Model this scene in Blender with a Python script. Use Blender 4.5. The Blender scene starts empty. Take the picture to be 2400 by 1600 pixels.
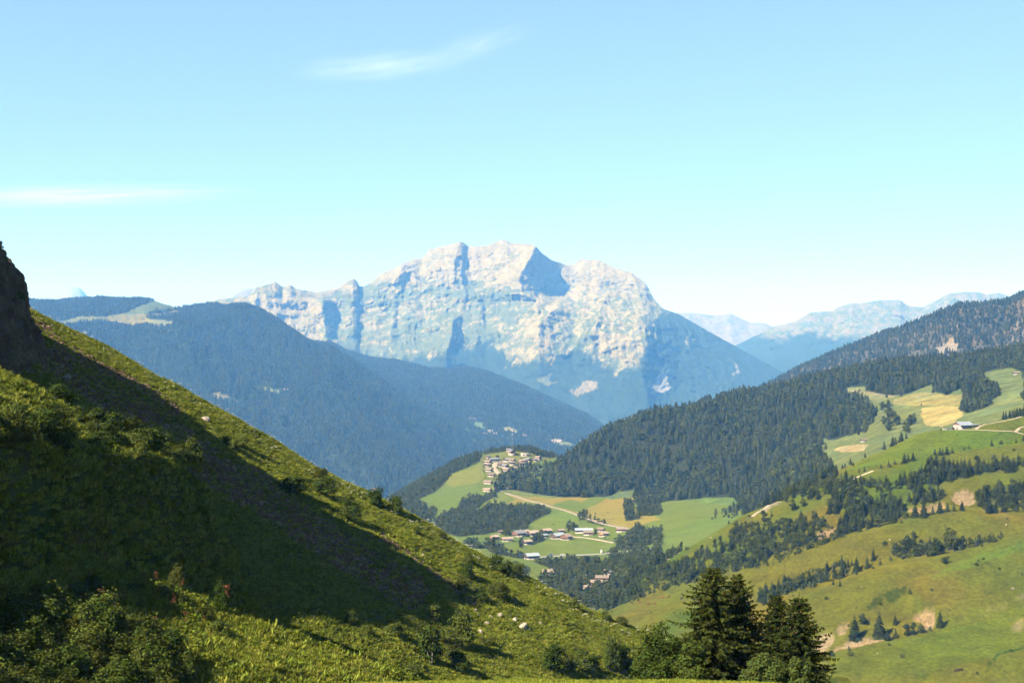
import bpy, bmesh, math, random
import numpy as np
from mathutils import Vector, Matrix

random.seed(7)
RNG = np.random.default_rng(7)
SC = bpy.context.scene
COL = SC.collection

# ------------------------------------------------------------------ camera, sky, sun, exposure
F = 3297.0                      # focal length in photo pixels (2400 x 1600 frame)
CX, CY = 1200.0, 800.0
cam_d = bpy.data.cameras.new('camera')
cam_d.sensor_width = 36.0
cam_d.lens = 36.0 * F / 2400.0
cam_d.clip_start = 1.0
cam_d.clip_end = 120000.0
cam = bpy.data.objects.new('camera', cam_d)
cam.rotation_euler = (math.radians(90), 0, 0)
COL.objects.link(cam)
SC.camera = cam

SUN_A = math.radians(52.0)      # sun stands behind the camera, this far round to the left
SUN_E = math.radians(41.0)
TO_SUN = Vector((-math.sin(SUN_A) * math.cos(SUN_E), -math.cos(SUN_A) * math.cos(SUN_E), math.sin(SUN_E)))

world = bpy.data.worlds.new('World')
SC.world = world
world.use_nodes = True
wn, wl = world.node_tree.nodes, world.node_tree.links
wn.clear()
w_out = wn.new('ShaderNodeOutputWorld')
w_bg = wn.new('ShaderNodeBackground')
w_sky = wn.new('ShaderNodeTexSky')
w_sky.sky_type = 'NISHITA'
w_sky.sun_disc = False
w_sky.sun_elevation = SUN_E
w_sky.sun_rotation = math.pi + SUN_A
w_sky.altitude = 1400
w_sky.air_density = 1.0
w_sky.dust_density = 0.0
w_sky.ozone_density = 1.0
w_mul = wn.new('ShaderNodeMix')
w_mul.data_type = 'RGBA'; w_mul.blend_type = 'MULTIPLY'
w_mul.inputs['Factor'].default_value = 1.0
w_mul.inputs['B'].default_value = (1.26, 1.68, 2.02, 1)
w_gam = wn.new('ShaderNodeGamma')           # softer contrast between zenith and horizon, the same all round
w_gam.inputs['Gamma'].default_value = 0.52
wl.new(w_sky.outputs[0], w_gam.inputs['Color'])
wl.new(w_gam.outputs[0], w_mul.inputs['A'])
wl.new(w_mul.outputs['Result'], w_bg.inputs['Color'])
w_bg.inputs['Strength'].default_value = 0.0505
wl.new(w_bg.outputs[0], w_out.inputs['Surface'])

sun_d = bpy.data.lights.new('sun', 'SUN')
sun_d.energy = 5.0
sun_d.angle = math.radians(0.5)
sun_d.color = (1.0, 0.91, 0.74)
sun = bpy.data.objects.new('sun', sun_d)
sun.rotation_euler = TO_SUN.to_track_quat('Z', 'Y').to_euler()
COL.objects.link(sun)

vs = SC.view_settings
vs.view_transform = 'Standard'; vs.look = 'None'; vs.gamma = 1.0
vs.use_curve_mapping = False
vs.exposure = 2.0
SC.cycles.use_denoising = True
SC.cycles.max_bounces = 5
SC.cycles.diffuse_bounces = 2
SC.cycles.glossy_bounces = 2
SC.cycles.transmission_bounces = 2
SC.cycles.transparent_max_bounces = 8
SC.cycles.volume_bounces = 1
SC.cycles.sample_clamp_indirect = 4.0

# ------------------------------------------------------------------ small helpers
def tag(o, label=None, cat=None, group=None, kind=None):
    if label: o['label'] = label
    if cat: o['category'] = cat
    if group: o['group'] = group
    if kind: o['kind'] = kind
    return o

def mesh_from(name, V, polys, mats, smooth=False, pm=None):
    """V (n,3) array; polys (m,3|4) array or list of arrays of equal-length index rows."""
    me = bpy.data.meshes.new(name)
    if not isinstance(polys, (list, tuple)):
        polys = [polys]
    polys = [np.asarray(p, dtype=np.int32) for p in polys if len(p)]
    V = np.asarray(V, dtype=np.float32)
    me.vertices.add(len(V))
    me.vertices.foreach_set('co', V.ravel())
    loops = np.concatenate([p.ravel() for p in polys])
    sizes = np.concatenate([np.full(len(p), p.shape[1], dtype=np.int32) for p in polys])
    starts = np.concatenate([[0], np.cumsum(sizes)[:-1]]).astype(np.int32)
    me.loops.add(len(loops))
    me.loops.foreach_set('vertex_index', loops)
    me.polygons.add(len(sizes))
    me.polygons.foreach_set('loop_start', starts)
    me.polygons.foreach_set('loop_total', sizes)
    if smooth:
        me.polygons.foreach_set('use_smooth', np.ones(len(sizes), dtype=bool))
    for m in (mats if isinstance(mats, (list, tuple)) else [mats]):
        me.materials.append(m)
    if pm is not None:
        me.polygons.foreach_set('material_index', np.asarray(pm, dtype=np.int32))
    me.update(calc_edges=True)
    return me

def add_obj(name, me, parent=None, loc=None):
    o = bpy.data.objects.new(name, me)
    COL.objects.link(o)
    if parent: o.parent = parent
    if loc is not None: o.location = loc
    return o

def empty(name, loc, rz=0.0, scale=1.0):
    o = bpy.data.objects.new(name, None)
    o.empty_display_size = 0.5
    o.location = loc
    o.rotation_euler = (0, 0, rz)
    if scale != 1.0: o.scale = (scale,) * 3 if not hasattr(scale, '__len__') else scale
    COL.objects.link(o)
    return o

def W(px, py, y):
    return ((px - CX) / F * y, y, -(py - CY) / F * y)

def pxpy(x, y, z):
    return CX + F * x / y, CY - F * z / y

# numpy noise ---------------------------------------------------------------
_P = np.random.default_rng(3).permutation(512).astype(np.int64)
_P = np.concatenate([_P, _P, _P])
_G = np.random.default_rng(4).normal(size=(512, 3))
_G /= np.linalg.norm(_G, axis=1)[:, None]

def perlin(x, y, z=None):
    x = np.asarray(x, dtype=np.float64); y = np.asarray(y, dtype=np.float64)
    z = np.zeros_like(x) if z is None else np.asarray(z, dtype=np.float64)
    xi, yi, zi = np.floor(x), np.floor(y), np.floor(z)
    xf, yf, zf = x - xi, y - yi, z - zi
    xi, yi, zi = xi.astype(np.int64) & 511, yi.astype(np.int64) & 511, zi.astype(np.int64) & 511
    u, v, w = (t * t * t * (t * (t * 6 - 15) + 10) for t in (xf, yf, zf))
    def g(a, b, c):
        h = _P[_P[_P[(xi + a) & 511] + ((yi + b) & 511)] + ((zi + c) & 511)]
        q = _G[h]
        return q[..., 0] * (xf - a) + q[..., 1] * (yf - b) + q[..., 2] * (zf - c)
    l = lambda a, b, t: a + t * (b - a)
    r = l(l(l(g(0,0,0), g(1,0,0), u), l(g(0,1,0), g(1,1,0), u), v),
          l(l(g(0,0,1), g(1,0,1), u), l(g(0,1,1), g(1,1,1), u), v), w)
    return r * 1.6

def fbm(x, y, z=None, oct=5, gain=0.5, lac=2.03, ridged=False):
    s = 0.0; a = 1.0; n = 0.0
    for i in range(oct):
        p = perlin(x + 17.3 * i, y - 9.1 * i, z if z is None else z + 5.7 * i)
        if ridged: p = 1.0 - 2.0 * np.abs(p)
        s = s + a * p; n += a
        x = x * lac; y = y * lac
        if z is not None: z = z * lac
        a *= gain
    return s / n

def sstep(a, b, x):
    t = np.clip((x - a) / (b - a), 0, 1)
    return t * t * (3 - 2 * t)

def inpoly(px, py, poly):
    px = np.asarray(px); py = np.asarray(py)
    ins = np.zeros(px.shape, dtype=bool)
    n = len(poly)
    for i in range(n):
        x1, y1 = poly[i]; x2, y2 = poly[(i + 1) % n]
        if y1 == y2: continue
        c = ((y1 > py) != (y2 > py)) & (px < (x2 - x1) * (py - y1) / (y2 - y1) + x1)
        ins ^= c
    return ins

def zp(x0, y0, s, pts):                 # points read off an enlarged crop of the photograph
    return [(x0 + a / s, y0 + b / s) for a, b in pts]
Z5 = lambda *p: zp(850, 980, 3.36, p)
Z6 = lambda *p: zp(1700, 640, 3.36, p)
Z4 = lambda *p: zp(1600, 1066, 2.936, p)
Z3 = lambda *p: zp(800, 1066, 2.936, p)
Z7 = lambda *p: zp(450, 530, 3.336, p)
Z8 = lambda *p: zp(1100, 530, 3.136, p)
Z1 = lambda *p: zp(0, 550, 2.94, p)

# ------------------------------------------------------------------ node helpers / materials
ALB = 0.505                       # one reflectance scale for all surfaces (the exposure is set for it)
def nodes_of(name):
    m = bpy.data.materials.new(name)
    m.use_nodes = True
    m.node_tree.nodes.clear()
    return m, m.node_tree.nodes, m.node_tree.links

def N(nt, typ, **kw):
    n = nt.new(typ)
    for k, v in kw.items():
        if k == 'inp':
            for a, b in v.items(): n.inputs[a].default_value = b
        else: setattr(n, k, v)
    return n

def ramp(nt, stops):
    r = nt.new('ShaderNodeValToRGB')
    e = r.color_ramp.elements
    while len(e) > 1: e.remove(e[-1])
    e[0].position, e[0].color = stops[0][0], (*stops[0][1], 1)
    for p, c in stops[1:]:
        k = e.new(p); k.color = (*c, 1)
    return r

def mix(nt, li, a, b, fac, mode='MIX'):
    m = nt.new('ShaderNodeMix'); m.data_type = 'RGBA'; m.blend_type = mode
    for s, v in (('A', a), ('B', b), ('Factor', fac)):
        if hasattr(v, 'links') or hasattr(v, 'is_linked'): li.new(v, m.inputs[s])
        elif s == 'Factor': m.inputs[s].default_value = v
        else: m.inputs[s].default_value = (*v, 1) if len(v) == 3 else v
    return m.outputs['Result']

def simple_mat(name, col, rough=0.85, var=0.18, scale=2.0, spec=0.2, metallic=0.0, bump=0.0, bscale=8.0):
    col = tuple(c * 0.62 for c in col)
    m, nt, li = nodes_of(name)
    out = N(nt, 'ShaderNodeOutputMaterial'); b = N(nt, 'ShaderNodeBsdfPrincipled')
    b.inputs['Roughness'].default_value = rough
    b.inputs['Specular IOR Level'].default_value = spec
    b.inputs['Metallic'].default_value = metallic
    tc = N(nt, 'ShaderNodeTexCoord')
    no = N(nt, 'ShaderNodeTexNoise', inp={'Scale': scale, 'Detail': 4.0})
    li.new(tc.outputs['Object'], no.inputs['Vector'])
    oi = N(nt, 'ShaderNodeObjectInfo')
    r = ramp(nt, [(0.3, tuple(c * (1 - var) for c in col)), (0.7, tuple(min(1, c * (1 + var)) for c in col))])
    li.new(no.outputs['Fac'], r.inputs['Fac'])
    hv = N(nt, 'ShaderNodeHueSaturation')
    ma = N(nt, 'ShaderNodeMapRange', inp={'To Min': 1 - var, 'To Max': 1 + var})
    li.new(oi.outputs['Random'], ma.inputs['Value'])
    li.new(ma.outputs[0], hv.inputs['Value'])
    li.new(r.outputs[0], hv.inputs['Color'])
    li.new(hv.outputs[0], b.inputs['Base Color'])
    if bump:
        n2 = N(nt, 'ShaderNodeTexNoise', inp={'Scale': bscale, 'Detail': 5.0})
        li.new(tc.outputs['Object'], n2.inputs['Vector'])
        bp = N(nt, 'ShaderNodeBump', inp={'Strength': bump, 'Distance': 0.1})
        li.new(n2.outputs['Fac'], bp.inputs['Height'])
        li.new(bp.outputs[0], b.inputs['Normal'])
    li.new(b.outputs[0], out.inputs['Surface'])
    return m

def leaf_mat(name, c1, c2, var=0.35, trans=0.25, hue=0.03, alb=None):
    c1 = tuple(c * (alb or ALB) for c in c1); c2 = tuple(c * (alb or ALB) for c in c2)
    """foliage: diffuse + a little light through the leaf; every plant its own tone"""
    m, nt, li = nodes_of(name)
    out = N(nt, 'ShaderNodeOutputMaterial')
    oi = N(nt, 'ShaderNodeObjectInfo')
    g = N(nt, 'ShaderNodeNewGeometry')
    base = mix(nt, li, c1, c2, oi.outputs['Random'])
    hv = N(nt, 'ShaderNodeHueSaturation')
    mr = N(nt, 'ShaderNodeMapRange', inp={'To Min': 1 - var, 'To Max': 1 + var})
    li.new(g.outputs['Random Per Island'], mr.inputs['Value'])
    mh = N(nt, 'ShaderNodeMapRange', inp={'To Min': 0.5 - hue, 'To Max': 0.5 + hue})
    li.new(g.outputs['Random Per Island'], mh.inputs['Value'])
    li.new(mr.outputs[0], hv.inputs['Value']); li.new(mh.outputs[0], hv.inputs['Hue'])
    li.new(base, hv.inputs['Color'])
    d = N(nt, 'ShaderNodeBsdfDiffuse'); t = N(nt, 'ShaderNodeBsdfTranslucent')
    li.new(hv.outputs[0], d.inputs['Color']); li.new(hv.outputs[0], t.inputs['Color'])
    ms = N(nt, 'ShaderNodeMixShader', inp={0: trans})
    li.new(d.outputs[0], ms.inputs[1]); li.new(t.outputs[0], ms.inputs[2])
    li.new(ms.outputs[0], out.inputs['Surface'])
    return m

def ground_mat(name, scales=(0.02, 0.15, 1.2), amp=(0.35, 0.35, 0.4), bump=0.4, bdist=0.4, bscale=0.6, warm=(1.25, 1.0, 0.6), alb=None):
    """colour comes from the surface's own 'tint' (field, earth, rock); noise adds mottling and relief"""
    m, nt, li = nodes_of(name)
    out = N(nt, 'ShaderNodeOutputMaterial'); b = N(nt, 'ShaderNodeBsdfDiffuse', inp={'Roughness': 0.6})
    at = N(nt, 'ShaderNodeAttribute', attribute_name='tint')
    tc = N(nt, 'ShaderNodeTexCoord')
    cur = at.outputs['Color']
    for k, (s, a) in enumerate(zip(scales, amp)):
        no = N(nt, 'ShaderNodeTexNoise', inp={'Scale': s, 'Detail': 5.0, 'Roughness': 0.6, 'Distortion': 0.3})
        mp = N(nt, 'ShaderNodeMapping', inp={'Location': (37.0 * k, 11.0 * k, 5.0)})
        li.new(tc.outputs['Object'], mp.inputs['Vector']); li.new(mp.outputs[0], no.inputs['Vector'])
        mr = N(nt, 'ShaderNodeMapRange', inp={'From Min': 0.25, 'From Max': 0.75, 'To Min': 1 - a, 'To Max': 1 + a})
        li.new(no.outputs['Fac'], mr.inputs['Value'])
        cc = N(nt, 'ShaderNodeCombineColor')
        if k == 0:                      # large patches drift towards straw
            for ch, w in zip(('Red', 'Green', 'Blue'), warm):
                mm = N(nt, 'ShaderNodeMapRange', inp={'From Min': 0.3, 'From Max': 0.7, 'To Min': 1 - (w - 1) * .9, 'To Max': 1 + (w - 1) * .9})
                li.new(no.outputs['Fac'], mm.inputs['Value']); li.new(mm.outputs[0], cc.inputs[ch])
        else:
            for ch in ('Red', 'Green', 'Blue'): li.new(mr.outputs[0], cc.inputs[ch])
        cur = mix(nt, li, cur, cc.outputs[0], 1.0, 'MULTIPLY')
    cur = mix(nt, li, cur, (alb or ALB,) * 3, 1.0, 'MULTIPLY')
    li.new(cur, b.inputs['Color'])
    if bump:
        n2 = N(nt, 'ShaderNodeTexNoise', inp={'Scale': bscale, 'Detail': 6.0, 'Roughness': 0.65})
        li.new(tc.outputs['Object'], n2.inputs['Vector'])
        bp = N(nt, 'ShaderNodeBump', inp={'Strength': bump, 'Distance': bdist})
        li.new(n2.outputs['Fac'], bp.inputs['Height']); li.new(bp.outputs[0], b.inputs['Normal'])
    li.new(b.outputs[0], out.inputs['Surface'])
    return m

# ------------------------------------------------------------------ terrain: lofted hillsides
class Loft:
    """a hillside lofted through depth sections; each section is a list of (photo x, photo y, depth in m)"""
    def __init__(self, sections, x0, x1, nx, rows, relief=None):
        self.px = np.linspace(x0, x1, nx)
        K = len(sections)
        Y = np.zeros((K, nx)); Zs = np.zeros((K, nx))
        for k, s in enumerate(sections):
            a = np.array(s, dtype=float)
            py = np.interp(self.px, a[:, 0], a[:, 1]); y = np.interp(self.px, a[:, 0], a[:, 2])
            Y[k] = y; Zs[k] = -(py - CY) / F * y
        def tang(A):
            d = np.diff(A, axis=0)
            T = np.zeros_like(A)
            T[0], T[-1] = d[0], d[-1]
            s = d[:-1] * d[1:]
            T[1:-1] = np.where(s > 0, 2 * s / (d[:-1] + d[1:] + 1e-9 * np.sign(d[:-1] + d[1:] + 1e-12)), 0)
            return T
        TZ = tang(Zs); TY = np.gradient(Y, axis=0)
        oy, oz = [], []
        for k in range(K - 1):
            n = rows[k]
            for j in range(n + (1 if k == K - 2 else 0)):
                t = j / n
                h00, h10, h01, h11 = 2*t**3-3*t**2+1, t**3-2*t**2+t, -2*t**3+3*t**2, t**3-t**2
                oy.append(h00*Y[k]+h10*TY[k]+h01*Y[k+1]+h11*TY[k+1])
                oz.append(h00*Zs[k]+h10*TZ[k]+h01*Zs[k+1]+h11*TZ[k+1])
        self.y = np.array(oy); self.z = np.array(oz)
        self.x = (self.px[None, :] - CX) / F * self.y
        self.PX = np.broadcast_to(self.px[None, :], self.y.shape).copy()
        if relief is not None:
            relief(self)
        self.refresh()
    def refresh(self):
        self.PX = CX + F * self.x / self.y
        self.PY = CY - F * self.z / self.y
    def slide(self, dy):                  # move along the line of sight: depth relief
        s = (self.y + dy) / self.y
        self.x = self.x * s; self.z = self.z * s; self.y = self.y + dy
    def hit(self, px, py):
        """first point of the hillside met at this place in the photograph"""
        j = np.clip((px - self.px[0]) / (self.px[-1] - self.px[0]) * (len(self.px) - 1), 0, len(self.px) - 1.001)
        j0 = int(j); f = j - j0
        col = lambda A: A[:, j0] * (1 - f) + A[:, j0 + 1] * f
        p, X, Yc, Zc = col(self.PY), col(self.x), col(self.y), col(self.z)
        below = np.nonzero((p[:-1] >= py) & (p[1:] < py))[0]
        if not len(below):
            k = int(np.argmin(np.abs(p - py)))
            return Vector((X[k], Yc[k], Zc[k]))
        k = below[0]; t = (p[k] - py) / (p[k] - p[k + 1] + 1e-9)
        return Vector((X[k] + t*(X[k+1]-X[k]), Yc[k] + t*(Yc[k+1]-Yc[k]), Zc[k] + t*(Zc[k+1]-Zc[k])))
    def build(self, name, mat, tint, label=None, extra=None):
        r, c = self.y.shape
        V = np.stack([self.x, self.y, self.z], -1).reshape(-1, 3)
        i = np.arange(r * c).reshape(r, c)
        Q = np.stack([i[:-1, :-1], i[:-1, 1:], i[1:, 1:], i[1:, :-1]], -1).reshape(-1, 4)
        me = mesh_from(name, V, Q, mat, smooth=True)
        put_tint(me, 'tint', tint)
        for k, v in (extra or {}).items():
            put_float(me, k, v)
        o = add_obj(name, me)
        return tag(o, label, None, None, 'structure')
    def samples(self, n, rng, mask):
        """n random points, even in world area, where mask (vertex grid, 0..1) allows"""
        dx = np.hypot(np.diff(self.x, axis=1)[:-1], np.diff(self.y, axis=1)[:-1])
        dl = np.sqrt(np.diff(self.x, axis=0)**2 + np.diff(self.y, axis=0)**2 + np.diff(self.z, axis=0)**2)[:, :-1]
        w = dx * dl * mask[:-1, :-1]
        cs = np.cumsum(w.ravel())
        k = np.searchsorted(cs, rng.random(n) * cs[-1])
        r, c = np.unravel_index(k, w.shape)
        a, b = rng.random(n), rng.random(n)
        g = lambda A: (A[r, c]*(1-a)*(1-b) + A[r, c+1]*a*(1-b) + A[r+1, c]*(1-a)*b + A[r+1, c+1]*a*b)
        return np.stack([g(self.x), g(self.y), g(self.z)], -1), cs[-1]

def put_tint(me, name, arr):
    at = me.color_attributes.new(name, 'FLOAT_COLOR', 'POINT')
    a = np.ones((len(me.vertices), 4), dtype=np.float32)
    a[:, :3] = np.asarray(arr, dtype=np.float32).reshape(-1, 3)
    at.data.foreach_set('color', a.ravel())

def put_float(me, name, arr):
    at = me.attributes.new(name, 'FLOAT', 'POINT')
    at.data.foreach_set('value', np.asarray(arr, dtype=np.float32).ravel())

def paint(T, mask, col):
    m = np.asarray(mask, dtype=float)[..., None]
    T[...] = T * (1 - m) + np.array(col) * m

def rag(L, amp, sc):                       # ragged copy of the photo coordinates for field and forest edges
    a = fbm(L.x / sc, L.y / sc, L.z / sc, oct=3); b = fbm(L.x / sc + 40, L.y / sc - 20, L.z / sc, oct=3)
    return L.PX + amp * a * 2, L.PY + amp * b
# ================================================================== TERRAIN
GRASS = (0.105, 0.118, 0.026); LUSH = (0.066, 0.128, 0.026); DRY = (0.175, 0.150, 0.045); HAY = (0.27, 0.225, 0.085)
EARTH = (0.30, 0.215, 0.135); FLOOR = (0.03, 0.036, 0.016); ROCK = (0.46, 0.43, 0.375); SCREE = (0.33, 0.28, 0.22)

# ---- the big limestone massif -------------------------------------------------------------
CREST = Z7((-160,650),(100,610),(215,570),(315,565),(440,550),(500,480),(600,452),(650,435),(710,480),(770,455),(815,490),(900,505),(970,520),(1060,500),
           (1150,480),(1210,430),(1260,408),(1290,430),(1310,475),(1340,475),(1420,430),(1450,385),(1600,325),(1640,295),(1740,255),(1800,255),
           (1860,180),(1990,150),(2080,125),(2110,125),(2160,155)) + \
        Z8((0,148),(120,148),(170,125),(240,100),(280,110),(300,125),(390,130),(460,135),(490,150),(545,210),(620,255),(740,290),(765,285),(790,265),
           (830,238),(890,250),(930,243),(980,265),(1080,310),(1190,340),(1290,410),(1330,480),(1350,525),(1420,605),(1500,630),(1600,680),
           (1750,770),(1900,850),(2100,960),(2300,1070),(2600,1240),(2900,1400))
cx_ = np.array(CREST)
def crest_depth(px):
    return np.interp(px, [400, 600, 740, 860, 1000, 1250, 1350, 1500, 1560, 1700, 1850, 2050], [11000, 11400, 11700, 12100, 12500, 12400, 12600, 12000, 11600, 11500, 11300, 11000])
def massif_sections():
    xs = np.unique(np.concatenate([cx_[:, 0], np.linspace(400, 2040, 60)]))
    pc = np.interp(xs, cx_[:, 0], cx_[:, 1]); yc = crest_depth(xs)
    rows = []
    for s, g in ((0, 0), (0.25, 0.27), (0.5, 0.53), (0.75, 0.78), (0.92, 0.93), (1, 1)):
        zc = -(pc - CY) / F * yc; zb = -(1030 - CY) / F * 9200
        y = 9200 + (yc - 9200) * g; z = zb + (zc - zb) * s
        rows.append([(a, CY - F * c / b, b) for a, b, c in zip(xs, y, z)])
    rows.append([(a, p + 60, b + 700) for a, p, b in zip(xs, pc, yc)])
    return rows
def edge(L, pts):                        # signed photo distance right of a cliff edge, and how far up/down inside it
    pts = sorted(pts, key=lambda p: p[1])
    ys = [p[1] for p in pts]; xs = [p[0] for p in pts]
    return L.PX - np.interp(L.PY, ys, xs), ys[0], ys[-1]
def wall(L, pts, A, wl, wr, top=10, bot=16, jag=5, open_=0.0):
    d, y0, y1 = edge(L, pts)
    wr = wr + open_ * np.maximum(L.PY - y1, 0)          # a wall that opens out into a gentle slope below its foot
    d = d + jag * fbm(L.PX / 14, L.PY / 14, oct=3)
    m = sstep(y0 - top, y0, L.PY) * (1 - sstep(y1, y1 + bot, L.PY))
    prof = np.where(d < 0, np.exp(np.minimum(d, 0) / wl), 1 - np.clip(d / wr, 0, 1))
    return -A * prof * m
def massif_relief(L):
    L.refresh()
    dy = np.zeros_like(L.y)
    dy += wall(L, [(1256, 576), (1238, 610), (1216, 650), (1226, 690), (1262, 706)], 640, 60, 92, 4, 260, 4, 9.0)
    dy += wall(L, [(1078, 566), (1068, 590), (1064, 622)], 220, 30, 24, 4, 70)
    dy += wall(L, [(946, 622), (934, 645), (922, 662)], 230, 30, 26, 4, 70)
    dy += wall(L, [(757, 705), (760, 750), (764, 795)], 330, 40, 26, 8, 60, 5, 3.0)
    dy += wall(L, [(1062, 742), (1056, 790), (1046, 830)], 260, 50, 22, 8, 60, 5, 3.0)
    dy += wall(L, [(1420, 690), (1404, 740), (1388, 790)], 70, 24, 12, 20, 60)
    dy += wall(L, [(1528, 690), (1542, 740), (1530, 820), (1560, 900), (1600, 960)], 210, 160, 240, 10, 60, 26)
    # the lower dome that stands before the summit wall
    dl = np.interp(L.PX, [1240, 1290, 1340, 1420, 1490, 1540, 1700], [760, 708, 668, 672, 692, 706, 760])
    dome = sstep(0, 26, L.PY - dl + 5 * fbm(L.PX / 20, L.PY / 20, oct=2)) * sstep(1170, 1290, L.PX) * (1 - sstep(1500, 1600, L.PX))
    dy -= 300 * dome
    # eroded rock: gullies running down, ledges running across
    X, Zz = L.x, L.z
    r1 = fbm(X / 900, L.y / 900, Zz / 1400, oct=5, ridged=True)
    r2 = fbm(X / 260 + Zz / 700, Zz / 500, L.y / 800, oct=4, ridged=True)
    r3 = fbm(X / 420 + 3, Zz / 90 + X / 1100, oct=4)
    hi = sstep(-250, 200, Zz)
    top = 1 - sstep(0.965, 1.0, (np.arange(L.y.shape[0]) / L.y.shape[0])[:, None] * 1.25)
    fade = np.clip((np.interp(L.PX, cx_[:, 0], cx_[:, 1]) - L.PY) / -24, 0.12, 1)
    vx = X + 60 * fbm(X / 300, Zz / 300, oct=2)
    r4 = fbm(vx / 130 + Zz / 900, Zz / 1100, L.y / 2500, oct=4, gain=.55, ridged=True)      # gullies that run straight down
    r5 = fbm(X / 900, Zz / 46 + X / 1500 + .6 * fbm(X / 200, Zz / 200, oct=2), oct=3)      # beds of limestone
    dy += fade * (-(25 + 45 * hi) * r4 + 14 * hi * r5)
    dy += (-115 * r1 - (50 + 70 * hi) * r2 - (15 + 35 * hi) * r3) * fade
    dy += fade * (.3 + .7 * hi) * 60 * fbm(X / 80, Zz / 70, L.y / 200, oct=4, gain=.6)
    L.slide(dy)
    L.z += (4 + 8 * hi) * fbm(X / 60, L.y / 200, oct=3)
massif = Loft(massif_sections(), 420, 2030, 740, [26, 44, 62, 62, 40, 14], massif_relief)
def massif_tint(L):
    T = np.empty(L.y.shape + (3,)); T[...] = (0.04, 0.06, 0.028)
    PX, PY = rag(L, 14, 220)
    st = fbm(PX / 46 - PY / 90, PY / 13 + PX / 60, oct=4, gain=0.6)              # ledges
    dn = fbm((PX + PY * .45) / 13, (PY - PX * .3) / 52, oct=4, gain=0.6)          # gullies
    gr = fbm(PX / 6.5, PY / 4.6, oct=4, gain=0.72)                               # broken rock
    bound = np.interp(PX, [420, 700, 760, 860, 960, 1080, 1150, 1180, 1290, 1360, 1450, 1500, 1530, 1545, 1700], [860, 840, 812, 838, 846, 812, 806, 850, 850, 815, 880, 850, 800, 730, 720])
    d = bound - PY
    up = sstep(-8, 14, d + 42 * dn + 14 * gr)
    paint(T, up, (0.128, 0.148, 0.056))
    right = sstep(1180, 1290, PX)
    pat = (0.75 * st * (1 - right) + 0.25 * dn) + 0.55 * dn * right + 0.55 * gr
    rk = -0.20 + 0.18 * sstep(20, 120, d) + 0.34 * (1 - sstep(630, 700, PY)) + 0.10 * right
    rk = rk - 0.20 * inpoly(PX, PY, [(800, 690), (870, 665), (990, 668), (1110, 655), (1190, 690), (1250, 735), (1200, 760), (1080, 700), (980, 690), (900, 720), (800, 715)])
    rk = rk + 0.30 * inpoly(PX, PY, [(560, 715), (620, 700), (700, 680), (750, 700), (765, 800), (700, 810), (640, 760)])
    rk = rk + 0.32 * inpoly(PX, PY, [(1455, 780), (1490, 800), (1510, 830), (1500, 865), (1480, 885), (1465, 880), (1455, 840), (1400, 815), (1400, 780)])
    rk = rk + 0.22 * inpoly(PX, PY, [(1175, 805), (1260, 740), (1290, 800), (1230, 850), (1185, 860)])
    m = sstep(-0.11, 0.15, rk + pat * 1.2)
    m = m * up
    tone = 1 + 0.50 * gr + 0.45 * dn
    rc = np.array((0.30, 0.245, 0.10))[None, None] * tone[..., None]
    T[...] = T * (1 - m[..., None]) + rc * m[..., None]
    # bare patches low in the forest, hay fields at the foot
    for poly, c in ((Z8((1320,1190),(1430,1060),(1460,1100),(1500,1180),(1400,1210)), (0.36, 0.33, 0.28)),
                    (Z8((1560,870),(1620,815),(1655,830),(1600,870)), (0.2, 0.19, 0.08)), (Z8((510,1130),(620,1070),(600,1130),(670,1130),(580,1165)), (0.17, 0.18, 0.06)),
                    (Z8((735,1210),(800,1180),(850,1145),(920,1150),(870,1200),(800,1235)), (0.26, 0.21, 0.11)), (Z8((470,1195),(560,1225),(585,1250),(500,1230)), (0.16, 0.18, 0.06)),
                    (Z8((1920,1080),(1980,1010),(1990,1040),(1950,1090)), (0.28, 0.25, 0.2))):
        paint(T, inpoly(PX, PY, poly) * (0.55 + 0.45 * (gr > -0.15)), c)
    return T * (1 + 0.25 * fbm(L.PX / 3.2, L.PY / 3.2, oct=2)[..., None])
M_far = ground_mat('weathered_limestone_and_pasture', (0.0016, 0.02, 0.06), (0.1, 0.28, 0.25), 0.6, 14.0, 0.03, warm=(1.05, 1.0, 0.95))
massif.build('mountain', M_far, massif_tint(massif), 'big pale limestone mountain with flat summit rising over the valley')

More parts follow.
